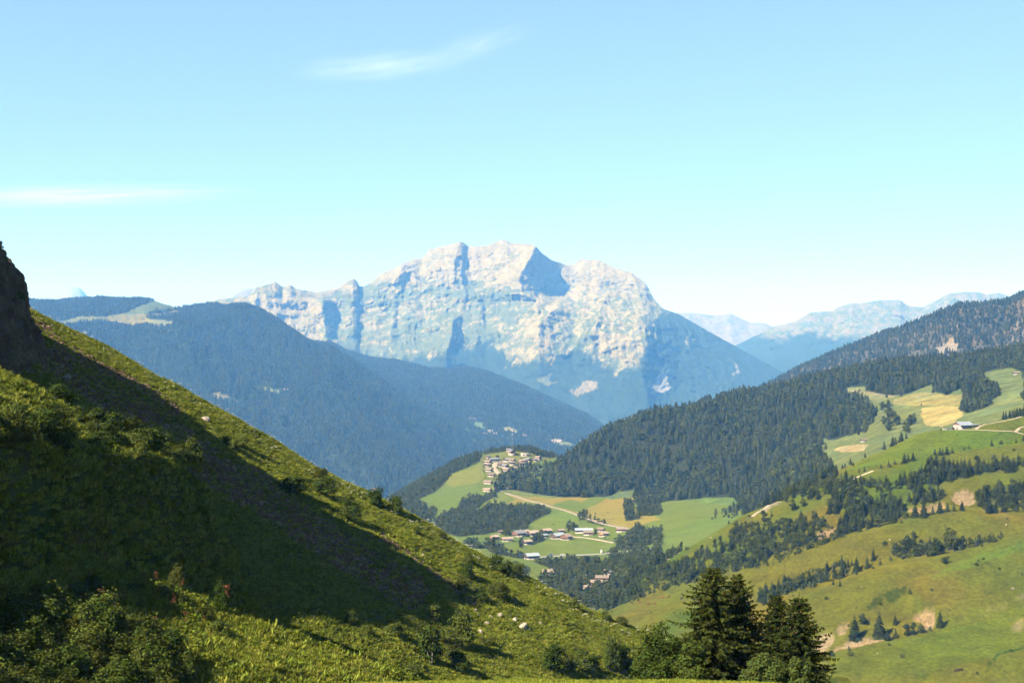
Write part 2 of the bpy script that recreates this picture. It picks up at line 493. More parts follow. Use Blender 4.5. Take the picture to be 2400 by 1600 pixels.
# ---- far ranges --------------------------------------------------------------------------
def far_range(name, label, crest, y0, y1, base, x0, x1, nx, rock_line, rock=0.6, amp=130, white=1.0, vert=1.0):
    c = np.array(crest)
    xs = np.unique(np.concatenate([c[:, 0], np.linspace(x0, x1, 30)]))
    pc = np.interp(xs, c[:, 0], c[:, 1])
    secs = []
    zb = -(base - CY) / F * y0
    zc = -(pc - CY) / F * y1
    for s, g in ((0, 0), (0.45, 0.5), (0.8, 0.84), (1, 1)):
        y = y0 + (y1 - y0) * g; z = zb + (zc - zb) * s
        secs.append([(a, CY - F * k / y, y) for a, k in zip(xs, z)])
    secs.append([(a, p + 40, y1 * 1.08) for a, p in zip(xs, pc)])
    def rel(L):
        L.refresh()
        fade = np.clip((np.interp(L.PX, c[:, 0], c[:, 1]) - L.PY) / -14, 0.1, 1)
        k = y1 / 12000
        r1 = fbm(L.x / (800*k), L.y / (900*k), L.z / (1500*k), oct=5, ridged=True)
        r2 = fbm(L.x / (220*k) + L.z / (500*k), L.z / (420*k), oct=4, ridged=True)
        L.slide((-amp * 1.6 * r1 - amp * .75 * r2) * fade * k)
    L = Loft(secs, x0, x1, nx, [24, 34, 34, 8], rel)
    PX, PY = rag(L, 8, 200)
    T = np.empty(L.y.shape + (3,)); T[...] = (0.04, 0.062, 0.03)
    rl = np.interp(PX, [p[0] for p in rock_line], [p[1] for p in rock_line])
    n1 = fbm(PX / 12 + PY / 30, PY / (14 * vert), oct=4, gain=.6); n2 = fbm(PX / 4, PY / 5, oct=2)
    up = sstep(-10, 14, rl - PY + 16 * n1)
    paint(T, up, (0.12, 0.15, 0.06))
    m = up * sstep(-0.1, 0.18, rock - 0.5 + 0.9 * n1 + 0.4 * n2)
    paint(T, m, tuple(white * v for v in (0.23, 0.19, 0.10)))
    return L.build(name, M_far, T * (1 + .2 * n2[..., None]), label)
far_range('mountain_range', 'rocky ridge with green hollows on the right skyline',
          Z6((-200,700),(100,560),(380,420),(490,395),(550,380),(670,310),(770,300),(850,300),(880,270),(1000,235),(1060,240),(1200,215),(1380,212),(1420,245),
             (1460,260),(1560,268),(1640,225),(1760,160),(1900,148),(2000,150),(2060,170),(2150,155),(2230,180),(2400,160),(2800,200)),
          9800, 14200, 960, 1640, 2520, 420, [(1640, 760), (1830, 795), (1890, 775), (1960, 795), (2060, 790), (2150, 800), (2400, 800)], 0.52)
far_range('mountain_range', 'low white limestone ridge right of the big mountain, farthest back',
          Z8((1200,640),(1400,640),(1530,635),(1700,640),(1750,650),(1800,655),(1860,652),(1920,640),(1960,660),(2000,680),(2060,705),(2120,710),(2180,715),(2230,740),(2500,800)),
          15500, 18500, 900, 1450, 1960, 180, [(1400, 830), (2000, 800)], 0.75, 110, 1.0, 2.2)
far_range('mountain', 'small pale peak showing above the wooded hill at far left',
          Z1((-260,470),(100,462),(200,445),(230,440),(260,460),(320,455),(345,465),(395,465),(410,430),(440,410),(490,362),(540,362),(560,375),(580,395),(610,435),(640,470),(900,500)),
          21500, 24000, 760, -120, 320, 110, [(-200, 760), (400, 760)], 0.8, 110, 1.08, 2.0)
far_range('mountain', 'faint rocky shoulder behind the grassy peak left of the big mountain',
          Z7((200,620),(315,560),(345,530),(400,500),(440,490),(480,490),(560,500),(700,560),(900,600)),
          14500, 16000, 760, 500, 740, 60, [(500, 780), (740, 780)], 0.7, 90)

# ---- wooded blue mountain on the left ---------------------------------------------------
A_CREST = Z1((-600,470),(0,468),(150,462),(240,468),(400,474),(600,452),(700,444),(870,450),(1000,437),(1080,450),(1220,496),(1370,489),(1490,484),(1550,502),(1600,490),(1690,480),
             (1780,514),(1900,590),(2000,650),(2130,725),(2200,752)) + Z7((1080,925),(1200,1010),(1330,1090),(1480,1190),(1600,1290),(1750,1400),(1950,1500),(2200,1640),(2600,1800))
B_CREST = [(400, 790), (560, 770), (700, 788)] + Z7((930,900),(1080,912),(1200,976),(1400,1037),(1700,1072),(1850,1112),(2000,1122),(2070,1107)) + \
          Z8((0,1043),(120,1068),(300,1138),(480,1218),(700,1320),(850,1390),(1000,1490),(1200,1560),(1600,1640))
def sec(pts, y, dpy=0.0):
    yy = (lambda a: y(a)) if callable(y) else (lambda a: y)
    return [(a, b + dpy, yy(a)) for a, b in pts]
def hill_noise(amp, sc, oct=5):
    def f(L):
        L.refresh()
        L.z += amp * fbm(L.x / sc, L.y / sc, oct=oct)
    return f
ya = lambda a: np.interp(a, [-200, 350, 750, 1000, 1300], [7400, 7400, 6900, 6500, 6200])
blueA = Loft([[(-200, 1500, 3900), (400, 1450, 3900), (900, 1390, 3900), (1300, 1340, 3900)],
              [(-200, 1190, 4600), (400, 1200, 4600), (850, 1210, 4600), (1300, 1200, 4600)],
              [(-200, 960, 5600), (300, 965, 5600), (600, 1010, 5400), (850, 1060, 5200), (1100, 1130, 5200), (1300, 1160, 5200)],
              [(-200, 780, 6600), (150, 766, 6700), (300, 752, 6800), (420, 745, 6800), (560, 790, 6500), (700, 860, 6200), (900, 980, 5900), (1100, 1090, 5700), (1300, 1140, 5600)],
              sec(A_CREST, ya), sec(A_CREST, lambda a: ya(a) + 700, 60)], -200, 1290, 420, [10, 50, 70, 60, 8],
             lambda L: (hill_noise(36, 520, 5)(L), L.slide(-(260 * fbm(L.x / 620 + L.y / 1900, L.z / 1300, oct=5, gain=.55, ridged=True) + 60 * fbm(L.x / 160, L.z / 400, oct=3, ridged=True)) * np.clip((np.interp(L.PX, *np.array(A_CREST).T) - L.PY) / -40, 0.05, 1))))
yb = lambda a: np.interp(a, [400, 800, 1100, 1450, 1600], [8600, 8600, 8300, 7600, 7400])
blueB = Loft([[(400, 1260, 5200), (1000, 1230, 5200), (1700, 1200, 5200)],
              [(400, 1100, 6000), (900, 1100, 6000), (1100, 1075, 6000), (1350, 1068, 6000), (1700, 1080, 6000)],
              [(400, 950, 7000), (800, 930, 7000), (1050, 985, 6700), (1250, 1010, 6500), (1450, 1035, 6400), (1700, 1060, 6400)],
              sec(B_CREST, yb), sec(B_CREST, lambda a: yb(a) + 700, 60)], 400, 1690, 360, [10, 60, 70, 8],
             lambda L: (hill_noise(26, 480, 5)(L), L.slide(-(230 * fbm(L.x / 560 + L.y / 1700, L.z / 1200, oct=5, gain=.55, ridged=True) + 55 * fbm(L.x / 150, L.z / 380, oct=3, ridged=True)) * np.clip((np.interp(L.PX, *np.array(B_CREST).T) - L.PY) / -40, 0.05, 1))))
A_OPEN = [(Z1((385,600),(470,585),(580,560),(700,568),(820,545),(1000,548),(1100,542),(1210,520),(1240,545),(1100,560),(980,572),(1100,590),(1200,600),(1140,640),(1000,620),(880,630),(700,600),(560,605),(440,625)), (0.20, 0.19, 0.065)),
          (Z1((1010,470),(1090,450),(1180,490),(1380,487),(1300,500),(1200,510),(1150,520),(1000,545),(830,550),(900,520)), (0.10, 0.13, 0.05)),
          (Z1((515,670),(610,668),(600,685),(530,685)), (0.18, 0.17, 0.07)), (Z1((1750,1045),(1820,1050),(1940,1075),(1920,1095),(1850,1080),(1770,1065)), (0.17, 0.19, 0.06)),
          (Z1((1415,1100),(1480,1090),(1560,1110),(1640,1135),(1640,1155),(1540,1130),(1460,1115)), (0.22, 0.19, 0.09)),
          (Z1((1250,740),(1270,760),(1290,790),(1260,780)), (0.15, 0.16, 0.07)), (Z1((1410,750),(1465,760),(1460,770)), (0.15, 0.16, 0.07)), (Z1((1150,655),(1235,650),(1230,670),(1150,672)), (0.18, 0.17, 0.07))]
ZB = lambda *p: zp(1000, 970, 5.88, p)
B_OPEN = [(ZB((370,125),(420,135),(500,190),(620,225),(720,265),(690,285),(600,260),(500,245),(440,170)), (0.10, 0.17, 0.05)), (ZB((600,140),(660,100),(770,120),(780,190),(850,225),(800,240),(720,200),(640,160)), (0.14, 0.17, 0.06)),
          (ZB((1015,190),(1160,190),(1270,250),(1265,290),(1200,260),(1100,245),(1030,235)), (0.22, 0.21, 0.08)), (ZB((1450,190),(1560,195),(1800,270),(1700,260),(1600,235),(1500,210)), (0.15, 0.18, 0.06)),
          (ZB((1725,315),(1860,370),(2130,440),(1950,460),(1850,420),(1740,395)), (0.17, 0.19, 0.08)), (ZB((760,260),(980,265),(970,290),(790,300)), (0.25, 0.22, 0.16))]
def wooded_tint(L, opens, base, sc):
    PX, PY = rag(L, 3.5, 60)
    T = np.empty(L.y.shape + (3,)); T[...] = base
    wood = np.ones(L.y.shape)
    for poly, c in opens:
        k = inpoly(PX, PY, poly)
        paint(T, k, c); wood[k] = 0
    n = fbm(L.x / sc, L.y / sc, oct=4)
    return T * (1 + .35 * n[..., None]), wood
M_hill = ground_mat('forest_floor_and_far_pasture', (0.004, 0.03, 0.12), (0.2, 0.35, 0.4), 0.5, 6.0, 0.08)
tA, woodA = wooded_tint(blueA, A_OPEN, (0.04, 0.058, 0.028), 160)
tB, woodB = wooded_tint(blueB, B_OPEN, (0.04, 0.058, 0.028), 160)
blueA.build('mountain', M_hill, tA, 'dark wooded mountain with a pale summit pasture behind the left slope')
blueB.build('mountain', M_hill, tB, 'lower wooded spur running down to the valley below the big mountain')

# ---- upper right wooded ridge -----------------------------------------------------------
G_CREST = Z6((-900,1500),(-300,1200),(100,1000),(350,872),(400,836),(600,736),(800,656),(1000,571),(1250,476),(1500,396),(1700,306),(1830,256),(2000,246),(2200,220),(2350,156),(2700,40))
yg = lambda a: np.interp(a, [1400, 1800, 2100, 2520], [4600, 4600, 4300, 4000])
ridgeG = Loft([sec(G_CREST, lambda a: 2900, 330), sec(G_CREST, lambda a: 3250, 190), sec(G_CREST, lambda a: 2900 + .62 * (yg(a) - 2900), 80), sec(G_CREST, yg), sec(G_CREST, lambda a: yg(a) + 500, 60)],
              1440, 2520, 330, [14, 44, 44, 8], lambda L: (hill_noise(14, 210, 5)(L), L.slide(-36 * fbm(L.x / 260, L.z / 300, oct=4, ridged=True) * np.clip((np.interp(L.PX, *np.array(G_CREST).T) - L.PY) / -30, 0.05, 1))))
PXg, PYg = rag(ridgeG, 10, 90)
tG = np.empty(ridgeG.y.shape + (3,)); tG[...] = (0.085, 0.08, 0.058)
cragn = fbm(PXg / 16, PYg / 22, oct=4, gain=.6)
crag = np.zeros(ridgeG.y.shape)
for poly, k in ((Z6((1640,630),(1700,560),(1800,510),(1830,560),(1810,640),(1760,660)), 0.75), (Z6((1780,440),(1830,400),(1860,440),(1800,460)), 0.6), (Z6((2200,480),(2260,420),(2352,370),(2352,540),(2260,560)), 0.42),
                (Z6((2080,310),(2352,220),(2352,300),(2150,330)), 0.3), (Z6((1400,560),(1500,510),(1640,450),(2000,420),(2200,520),(2100,600),(1850,640),(1600,640)), 0.16), (Z6((680,770),(800,740),(1000,710),(1000,750),(860,770)), 0.4),
                (Z6((2230,360),(2320,330),(2352,360),(2260,400)), 0.5)):
    crag = np.maximum(crag, inpoly(PXg, PYg, poly) * k)
cragf = fbm(PXg / 5, PYg / 6, oct=3, gain=.65)
crag = sstep(0.5, 0.62, crag + 0.46 * cragn + 0.52 * cragf + 0.06)
paint(tG, crag, (0.22, 0.20, 0.17))
ridgeG.build('hill', M_hill, tG, 'steep wooded hill with grey crags on the right skyline')

# ---- near forest ridge and its pastures -------------------------------------------------
F_CREST = Z5((200,900),(700,700),(1000,560),(1060,500),(1090,470),(1250,430),(1500,390),(1600,320),(1700,250),(1850,142),(2050,44)) + \
          [(1530, 968), (1610, 959), (1674, 940), (1724, 926)] + Z6((300,925),(500,876),(800,806),(1050,748),(1300,708),(1650,690),(1800,688),(2000,660),(2200,618),(2350,598),(2600,560))
yf = lambda a: np.interp(a, [900, 1170, 1320, 1500, 1750, 2100, 2480], [2200, 2230, 2330, 2430, 2520, 2520, 2450])
forestF = Loft([[(900, 1450, 1500), (1400, 1420, 1500), (1600, 1360, 1500), (1800, 1260, 1450), (2000, 1180, 1400), (2480, 1120, 1300)],
                [(900, 1330, 1820), (1160, 1240, 1900), (1420, 1225, 1900), (1550, 1225, 1850), (1740, 1205, 1750), (1850, 1150, 1650), (1950, 1095, 1560), (2100, 1060, 1500), (2250, 1015, 1500), (2480, 960, 1480)],
                [(900, 1280, 2050), (1165, 1145, 2110), (1250, 1150, 2100), (1420, 1166, 2060), (1500, 1182, 2020), (1600, 1178, 2000), (1740, 1165, 1920), (1850, 1118, 1850), (1950, 1068, 1780), (2060, 1020, 1740), (2200, 985, 1720), (2480, 910, 1700)],
                [(900, 1250, 2130), (1165, 1135, 2160), (1300, 1120, 2210), (1500, 1080, 2220), (1700, 1035, 2220), (1920, 985, 2180), (2050, 950, 2150), (2200, 912, 2130), (2330, 880, 2120), (2480, 850, 2120)],
                sec(F_CREST, yf), sec(F_CREST, lambda a: yf(a) + 260, 50)], 900, 2470, 560, [10, 40, 60, 60, 10],
               lambda L: (hill_noise(5, 120, 5)(L), L.slide(-20 * fbm(L.x / 170, L.z / 160, oct=4, ridged=True) * sstep(0, 1, np.clip((np.interp(L.PX, *np.array(F_CREST).T) - L.PY) / -60, 0.0, 1)))))
F_OPEN = [Z6((945,905),(1100,890),(1110,925),(1270,960),(1420,955),(1630,875),(1640,935),(1740,955),(1850,915),(1880,960),(1850,1040),(1840,1080),(1920,1100),(2050,1050),(2140,970),(2150,930),(2060,880),(2010,790),(2100,770),(2250,740),(2352,790),
             (2352,1300),(1500,1600),(900,1600),(730,1440),(770,1400),(740,1310),(880,1310),(950,1290),(1100,1250),(1200,1090),(1130,1080),(1110,1010),(1020,980),(950,970)),
          [(1420, 1240), (1495, 1192), (1545, 1186), (1600, 1172), (1650, 1165), (1715, 1165), (1735, 1180), (1700, 1215), (1600, 1260)],
          [(1300, 1250), (1160, 1200), (1168, 1152), (1190, 1146), (1260, 1158), (1330, 1166), (1420, 1164), (1450, 1150), (1490, 1148), (1485, 1175), (1450, 1230)]]
PXf, PYf = rag(forestF, 3, 40)
tF = np.empty(forestF.y.shape + (3,)); tF[...] = FLOOR
woodF = np.ones(forestF.y.shape)
for poly in F_OPEN:
    k = inpoly(PXf, PYf, poly); woodF[k] = 0; paint(tF, k, (0.115, 0.135, 0.04))
Fq = lambda poly: inpoly(PXf, PYf, poly) & (woodF < .5)
paint(tF, Fq(Z6((1330,990),(1520,940),(1650,935),(1740,955),(1870,960),(1850,1040),(1320,1040))), (0.215, 0.19, 0.06))
paint(tF, Fq(Z6((1545,1060),(1700,1040),(1830,1050),(1880,1110),(1800,1180),(1700,1210),(1580,1200),(1540,1120))), (0.29, 0.24, 0.085))
paint(tF, Fq(Z6((1830,1150),(1920,1100),(2050,1050),(2150,960),(2250,900),(2352,850),(2352,1040),(2100,1110),(1950,1160))), (0.13, 0.155, 0.05))
paint(tF, Fq(Z6((850,1390),(900,1365),(1050,1345),(1130,1350),(1080,1400),(940,1410))), (0.30, 0.235, 0.11))
paint(tF, Fq(Z6((945,905),(1100,900),(1250,935),(1330,980),(1200,1000),(950,960))), (0.17, 0.165, 0.06))
paint(tF, Fq(F_OPEN[1]), (0.098, 0.145, 0.034))
for poly in (Z6((950,918),(1100,935),(1250,955),(1340,968),(1340,973),(1240,961),(1100,941),(950,924)),):
    paint(tF, Fq(poly), EARTH)
forestF.build('hill', M_hill, tF * (1 + .22 * fbm(forestF.x / 60, forestF.y / 60, oct=4)[..., None]), 'wooded ridge above the villages with pale hay meadows on its right flank')

# ---- the village valley and knoll -------------------------------------------------------
V_CREST = [(500, 1370), (700, 1290), (800, 1222), (890, 1180), (939, 1152), (985, 1125), (1040, 1096), (1080, 1075), (1112, 1066), (1150, 1057), (1190, 1050), (1240, 1050), (1290, 1066), (1320, 1074), (1400, 1090), (1800, 1120)]
valley = Loft([[(500, 1700, 1100), (1200, 1620, 1100), (1400, 1570, 1100), (1800, 1480, 1120)],
               [(500, 1520, 1260), (1000, 1440, 1260), (1250, 1400, 1260), (1400, 1376, 1260), (1550, 1334, 1260), (1800, 1274, 1260)],
               [(500, 1450, 1420), (900, 1345, 1420), (1080, 1302, 1440), (1200, 1328, 1420), (1290, 1344, 1400), (1400, 1325, 1400), (1550, 1292, 1420), (1800, 1240, 1420)],
               [(500, 1420, 1540), (900, 1310, 1540), (1080, 1286, 1540), (1200, 1302, 1540), (1300, 1306, 1540), (1450, 1299, 1540), (1560, 1284, 1540), (1800, 1226, 1540)],
               [(500, 1400, 1660), (900, 1282, 1660), (1100, 1262, 1660), (1250, 1270, 1660), (1400, 1264, 1660), (1500, 1250, 1660), (1600, 1228, 1660), (1800, 1200, 1660)],
               [(500, 1380, 1850), (900, 1240, 1850), (1050, 1216, 1850), (1200, 1214, 1850), (1350, 1214, 1850), (1480, 1206, 1850), (1600, 1194, 1850), (1800, 1180, 1850)],
               [(500, 1370, 2060), (800, 1230, 2060), (900, 1208, 2060), (980, 1176, 2060), (1100, 1160, 2060), (1200, 1158, 2060), (1350, 1162, 2060), (1500, 1166, 2060), (1800, 1160, 2060)],
               [(500, 1370, 2250), (800, 1226, 2250), (900, 1186, 2250), (980, 1142, 2250), (1050, 1114, 2250), (1120, 1108, 2250), (1200, 1108, 2250), (1300, 1104, 2250), (1450, 1120, 2250), (1800, 1140, 2250)],
               sec(V_CREST, 2420), sec(V_CREST, 2620, 60)], 500, 1790, 620, [12, 26, 26, 26, 30, 30, 30, 34, 10], hill_noise(2.2, 70, 4))
V_WOOD = [Z5((-800,1100),(-100,800),(100,560),(300,470),(640,290),(930,190),(940,300),(910,350),(700,440),(640,520),(560,590),(415,640),(480,680),(590,740),(520,830),(300,900)),
          Z5((520,830),(640,745),(750,700),(760,655),(850,610),(950,600),(1050,580),(1060,610),(940,670),(900,715),(1050,670),(1280,690),(1400,680),(1480,745),(1380,790),(1300,835),(1300,870),(1190,880),(1090,890),(1000,905),(850,920),(760,935),(640,900)),
          Z5((940,285),(960,250),(1150,215),(1300,190),(1480,270),(1550,295),(1480,315),(1380,305),(1345,275),(1200,258),(1120,262),(1060,275)),
          Z5((1990,960),(2000,1040),(2100,1035),(2170,1030),(2352,960),(2352,850),(2250,870),(2150,840),(2080,900)),
          Z5((1340,1125),(1450,1112),(1620,1095),(1850,1125),(1960,1110),(2100,1060),(2352,990),(2352,1500),(1700,1500),(1560,1420),(1400,1300),(1370,1240),(1500,1190)),
          Z5((780,975),(880,960),(945,1005),(950,1025),(860,1020)), Z5((955,980),(1040,975),(1130,1050),(1145,1080),(1050,1070),(960,1020)), Z5((1150,1060),(1280,1070),(1280,1110),(1160,1090)),
          Z5((1120,1165),(1220,1150),(1310,1200),(1315,1240),(1240,1230)), Z5((1320,940),(1430,915),(1440,960),(1330,1000)), Z5((1230,985),(1265,985),(1262,1015),(1235,1015)),
          Z5((1700,730),(1760,730),(1770,800),(1700,805)), Z5((1770,790),(1900,825),(1900,850),(1770,815)), Z5((1600,835),(1690,830),(1690,880),(1620,880)), Z5((2050,640),(2130,660),(2150,760),(2200,790),(2070,810)),
          Z5((1920,1045),(1990,1040),(2000,1090),(1930,1090)), Z5((2140,640),(2352,560),(2352,760),(2180,770))]
PXv, PYv = rag(valley, 2.2, 26)
tV = np.empty(valley.y.shape + (3,)); tV[...] = (0.098, 0.142, 0.036)
Vq = lambda *p: inpoly(PXv, PYv, Z5(*p))
paint(tV, Vq((1100,690),(1200,640),(1150,600),(1420,600),(1700,560),(2000,545),(2150,580),(2160,640),(2100,700),(2350,790),(2100,870),(1800,800),(1500,690),(1300,660)), (0.185, 0.170, 0.055))
paint(tV, Vq((1490,685),(1620,640),(1720,660),(1830,600),(2020,545),(2030,560),(1880,660),(1700,740)), (0.098, 0.145, 0.036))
paint(tV, Vq((680,450),(930,360),(960,470),(900,510),(700,540),(660,520)), (0.135, 0.165, 0.045))
paint(tV, Vq((930,640),(1050,580),(1130,600),(1150,640),(1080,660),(950,690)), (0.12, 0.155, 0.045))
paint(tV, Vq((1300,850),(1480,750),(1600,720),(1700,790),(1700,850),(1500,870)), (0.11, 0.16, 0.04))
paint(tV, Vq((480,680),(650,740),(760,700),(700,780)), (0.125, 0.15, 0.045))
paint(tV, Vq((920,300),(1130,250),(1500,260),(1560,320),(1300,380),(1130,460),(1000,480),(930,380)), (0.12, 0.145, 0.05))
paint(tV, Vq((1300,365),(1390,340),(1560,312),(1580,345),(1400,372)), (0.10, 0.165, 0.035))
paint(tV, Vq((1380,960),(1500,965),(1650,960),(1600,1000),(1450,1000)), (0.115, 0.155, 0.045))
paint(tV, Vq((1700,960),(1960,985),(1960,1040),(1700,1045)), (0.105, 0.15, 0.045))
paint(tV, Vq((1390,1100),(1700,1080),(1900,1075),(1990,1080),(1980,1130),(1800,1120),(1600,1105)), (0.085, 0.12, 0.04))
woodV = np.zeros(valley.y.shape)
for poly in V_WOOD:
    k = inpoly(PXv, PYv, poly); woodV[k] = 1
for poly in (Z5((1640,1195),(1720,1180),(1740,1200),(1660,1215)), Z5((1400,1090),(1700,1078),(1900,1070),(1985,1085),(1960,1112),(1850,1120),(1700,1100),(1600,1108),(1450,1118)), Z5((1290,1180),(1400,1150),(1530,1195),(1420,1240),(1330,1230))):
    woodV[inpoly(PXv, PYv, poly)] = 0
paint(tV, woodV, FLOOR)
M_valley = ground_mat('mown_valley_meadow', (0.006, 0.05, 0.4), (0.2, 0.16, 0.2), 0.15, 0.5, 0.5, warm=(1.12, 1.0, 0.9))
valley.build('valley_floor', M_valley, tV * (1.14, 1.0, .62), 'green mown valley floor with the village knoll')

# ---- the right hand alp -----------------------------------------------------------------
R_CREST = [(1250, 1520), (1330, 1458), (1400, 1420), (1440, 1396), (1480, 1374), (1540, 1335), (1600, 1290), (1680, 1245), (1750, 1204), (1850, 1160), (1900, 1138), (1930, 1120), (1980, 1094), (2080, 1054), (2140, 1024), (2180, 1011), (2260, 1003), (2330, 992), (2400, 974), (2600, 935)]
alp = Loft([[(1150, 1900, 800), (2600, 1760, 800)],
            [(1150, 1700, 850), (1500, 1650, 850), (1900, 1600, 850), (2100, 1575, 850), (2400, 1530, 850), (2600, 1500, 850)],
            [(1150, 1640, 910), (1500, 1560, 910), (1850, 1520, 905), (1950, 1515, 900), (2050, 1495, 905), (2200, 1462, 910), (2400, 1425, 910), (2600, 1390, 910)],
            [(1150, 1580, 985), (1380, 1490, 985), (1500, 1468, 985), (1600, 1455, 985), (1750, 1420, 985), (1900, 1385, 985), (1960, 1360, 985), (2050, 1326, 985), (2140, 1305, 985), (2240, 1285, 985), (2330, 1268, 985), (2400, 1250, 985), (2600, 1220, 985)],
            [(1150, 1570, 1015), (1380, 1470, 1015), (1500, 1440, 1015), (1600, 1428, 1015), (1750, 1395, 1015), (1900, 1360, 1015), (2050, 1312, 1015), (2140, 1290, 1015), (2240, 1272, 1015), (2400, 1240, 1015), (2600, 1208, 1015)],
            [(1150, 1560, 1062), (1350, 1462, 1062), (1500, 1420, 1062), (1600, 1392, 1062), (1750, 1340, 1062), (1850, 1300, 1062), (1958, 1258, 1062), (2043, 1236, 1062), (2131, 1212, 1062), (2179, 1204, 1062), (2247, 1196, 1062), (2400, 1198, 1062), (2600, 1190, 1062)],
            [(1150, 1555, 1092), (1350, 1458, 1092), (1480, 1408, 1092), (1600, 1360, 1092), (1750, 1304, 1092), (1900, 1250, 1092), (2050, 1214, 1092), (2200, 1190, 1092), (2400, 1178, 1092), (2600, 1170, 1092)],
            [(1150, 1550, 1132), (1330, 1462, 1132), (1450, 1412, 1132), (1600, 1328, 1132), (1750, 1252, 1132), (1900, 1190, 1132), (2000, 1160, 1132), (2150, 1132, 1132), (2250, 1120, 1132), (2400, 1102, 1132), (2600, 1080, 1132)],
            [(1150, 1545, 1182), (1320, 1464, 1182), (1450, 1398, 1182), (1600, 1300, 1182), (1750, 1216, 1182), (1900, 1150, 1182), (1980, 1112, 1182), (2080, 1082, 1182), (2200, 1058, 1182), (2400, 1046, 1182), (2600, 1020, 1182)],
            sec(R_CREST, 1240), sec(R_CREST, 1330, 60)], 1150, 2600, 640, [12, 34, 40, 18, 34, 18, 34, 34, 34, 10],
           lambda L: ((hill_noise(5.0, 95, 6)(L), setattr(L, 'z', L.z - 5.0 * np.maximum(0, fbm(L.x / 130 + L.y / 500, L.y / 260, oct=3, ridged=True) - .1) * np.clip((1200 - L.y) / 60, 0, 1)))))
R_SCARP = [(Z4((890,545),(960,515),(1010,500),(1050,495),(1030,540),(980,575),(900,575)), 1), (Z4((1830,290),(1900,240),(1960,228),(2010,250),(2020,320),(1990,345),(1900,345),(1850,320)), 1),
           (Z4((1540,390),(1560,360),(1700,340),(1800,310),(1810,350),(1700,390),(1600,395)), 0.8), (Z4((1580,1110),(1620,1080),(1680,1065),(1735,1070),(1735,1130),(1740,1195),(1680,1190),(1640,1150)), 1),
           (Z4((900,1260),(960,1210),(1020,1215),(1035,1260),(1020,1320),(960,1350),(920,1320)), 1), (Z4((1030,1345),(1140,1265),(1250,1250),(1380,1270),(1250,1300),(1120,1325)), 1),
           (Z4((1050,1190),(1090,1150),(1140,1140),(1140,1215),(1080,1235)), 0.7), (Z4((2060,1075),(2110,1040),(2200,1018),(2240,1025),(2190,1050)), 0.55), (Z4((2265,965),(2345,965),(2345,985),(2280,980)), 0.6),
           (Z4((2260,1180),(2300,1140),(2352,1120),(2352,1210),(2290,1215)), 0.5), (Z4((735,560),(760,570),(765,625),(750,620)), 0.7), (Z4((560,380),(590,340),(690,320),(620,350),(580,390)), 0.9),
           (zp(2150, 930, 9.225, [(1760,390),(1850,310),(1960,260),(2010,130),(2110,80),(2140,210),(2120,320),(1950,370)]), 0.95)]
PXr, PYr = rag(alp, 5, 24)
def soft(a, n=3):
    a = a.astype(float)
    for _ in range(n):
        a[1:-1] = (a[:-2] + 2 * a[1:-1] + a[2:]) / 4; a[:, 1:-1] = (a[:, :-2] + 2 * a[:, 1:-1] + a[:, 2:]) / 4
    return a
def alp_tint(L):
    T = np.empty(L.y.shape + (3,)); T[...] = (0.118, 0.112, 0.026)
    n = fbm(L.x / 70, L.y / 100, oct=4)
    paint(T, sstep(0.02, 0.35, n), (0.145, 0.115, 0.034))
    paint(T, sstep(0.05, 0.4, fbm(L.x / 90 + 9, L.y / 120, oct=3)), (0.085, 0.118, 0.024))
    q = lambda *p: inpoly(PXr, PYr, Z6(*p))
    paint(T, q((1360,1310),(1500,1225),(1700,1205),(2352,1250),(2352,1340),(2000,1380),(1700,1420),(1300,1500),(900,1560)) * .8, (0.108, 0.138, 0.026))
    q4 = lambda *p: inpoly(PXr, PYr, Z4(*p))
    paint(T, q4((1000,1360),(1700,1220),(2352,1080),(2352,1330),(1700,1500),(1050,1560)) * .8, (0.105, 0.118, 0.024))
    paint(T, q4((1680,860),(1850,800),(2000,770),(2352,640),(2352,600),(2000,700),(1850,760)) * .5, (0.12, 0.16, 0.05))
    paint(T, q4((800,1500),(1600,1540),(2200,1440),(2352,1400),(2352,1600),(800,1600)) * .6, (0.15, 0.145, 0.035))
    # tread terraces cut by cattle
    tz = np.sin((L.PY * 0.95 + L.PX * 0.16 + 3 * fbm(L.PX / 30, L.PY / 30)) * 1.25)
    paint(T, q4((1180,1060),(1350,960),(1560,890),(1620,905),(1420,1020),(1300,1060)) * sstep(0.1, 0.8, tz) * .8, (0.035, 0.05, 0.015))
    for poly, k in R_SCARP:
        nn = fbm(L.PX / 7, L.PY / 5, oct=3)
        paint(T, soft(inpoly(PXr + 9 * fbm(L.x / 9, L.y / 9, oct=3), PYr + 5 * fbm(L.x / 8 + 4, L.y / 8, oct=3), poly), 1) * k * np.clip(0.75 + 1.1 * nn, 0.15, 1), (0.35, 0.235, 0.50) if k != 0.95 else (0.46, 0.40, 1.0))
    # brook lined with rank green growth
    for (a, b), (c, d) in zip(Z4((1590,1535),(1700,1515),(1880,1490),(2080,1450),(2140,1410),(2170,1370),(2260,1345)), Z4((1700,1515),(1880,1490),(2080,1450),(2140,1410),(2170,1370),(2260,1345),(2352,1325))):
        t = np.clip(((PXr - a) * (c - a) + (PYr - b) * (d - b)) / ((c - a)**2 + (d - b)**2), 0, 1)
        dd = np.hypot(L.PX - a - t * (c - a), (L.PY - b - t * (d - b)) * 1.6)
        paint(T, 0.85 * (1 - sstep(2.5, 6.5, dd + 2 * fbm(L.x / 5, L.y / 5, oct=2))), (0.03, 0.06, 0.016))
    return T
for poly, k in R_SCARP[:8]:                # the scarps are cut back into the slope
    alp.z -= soft(inpoly(PXr, PYr, poly)) * (1.4 + 1.8 * fbm(alp.x / 6.0, alp.y / 6.0, oct=3))
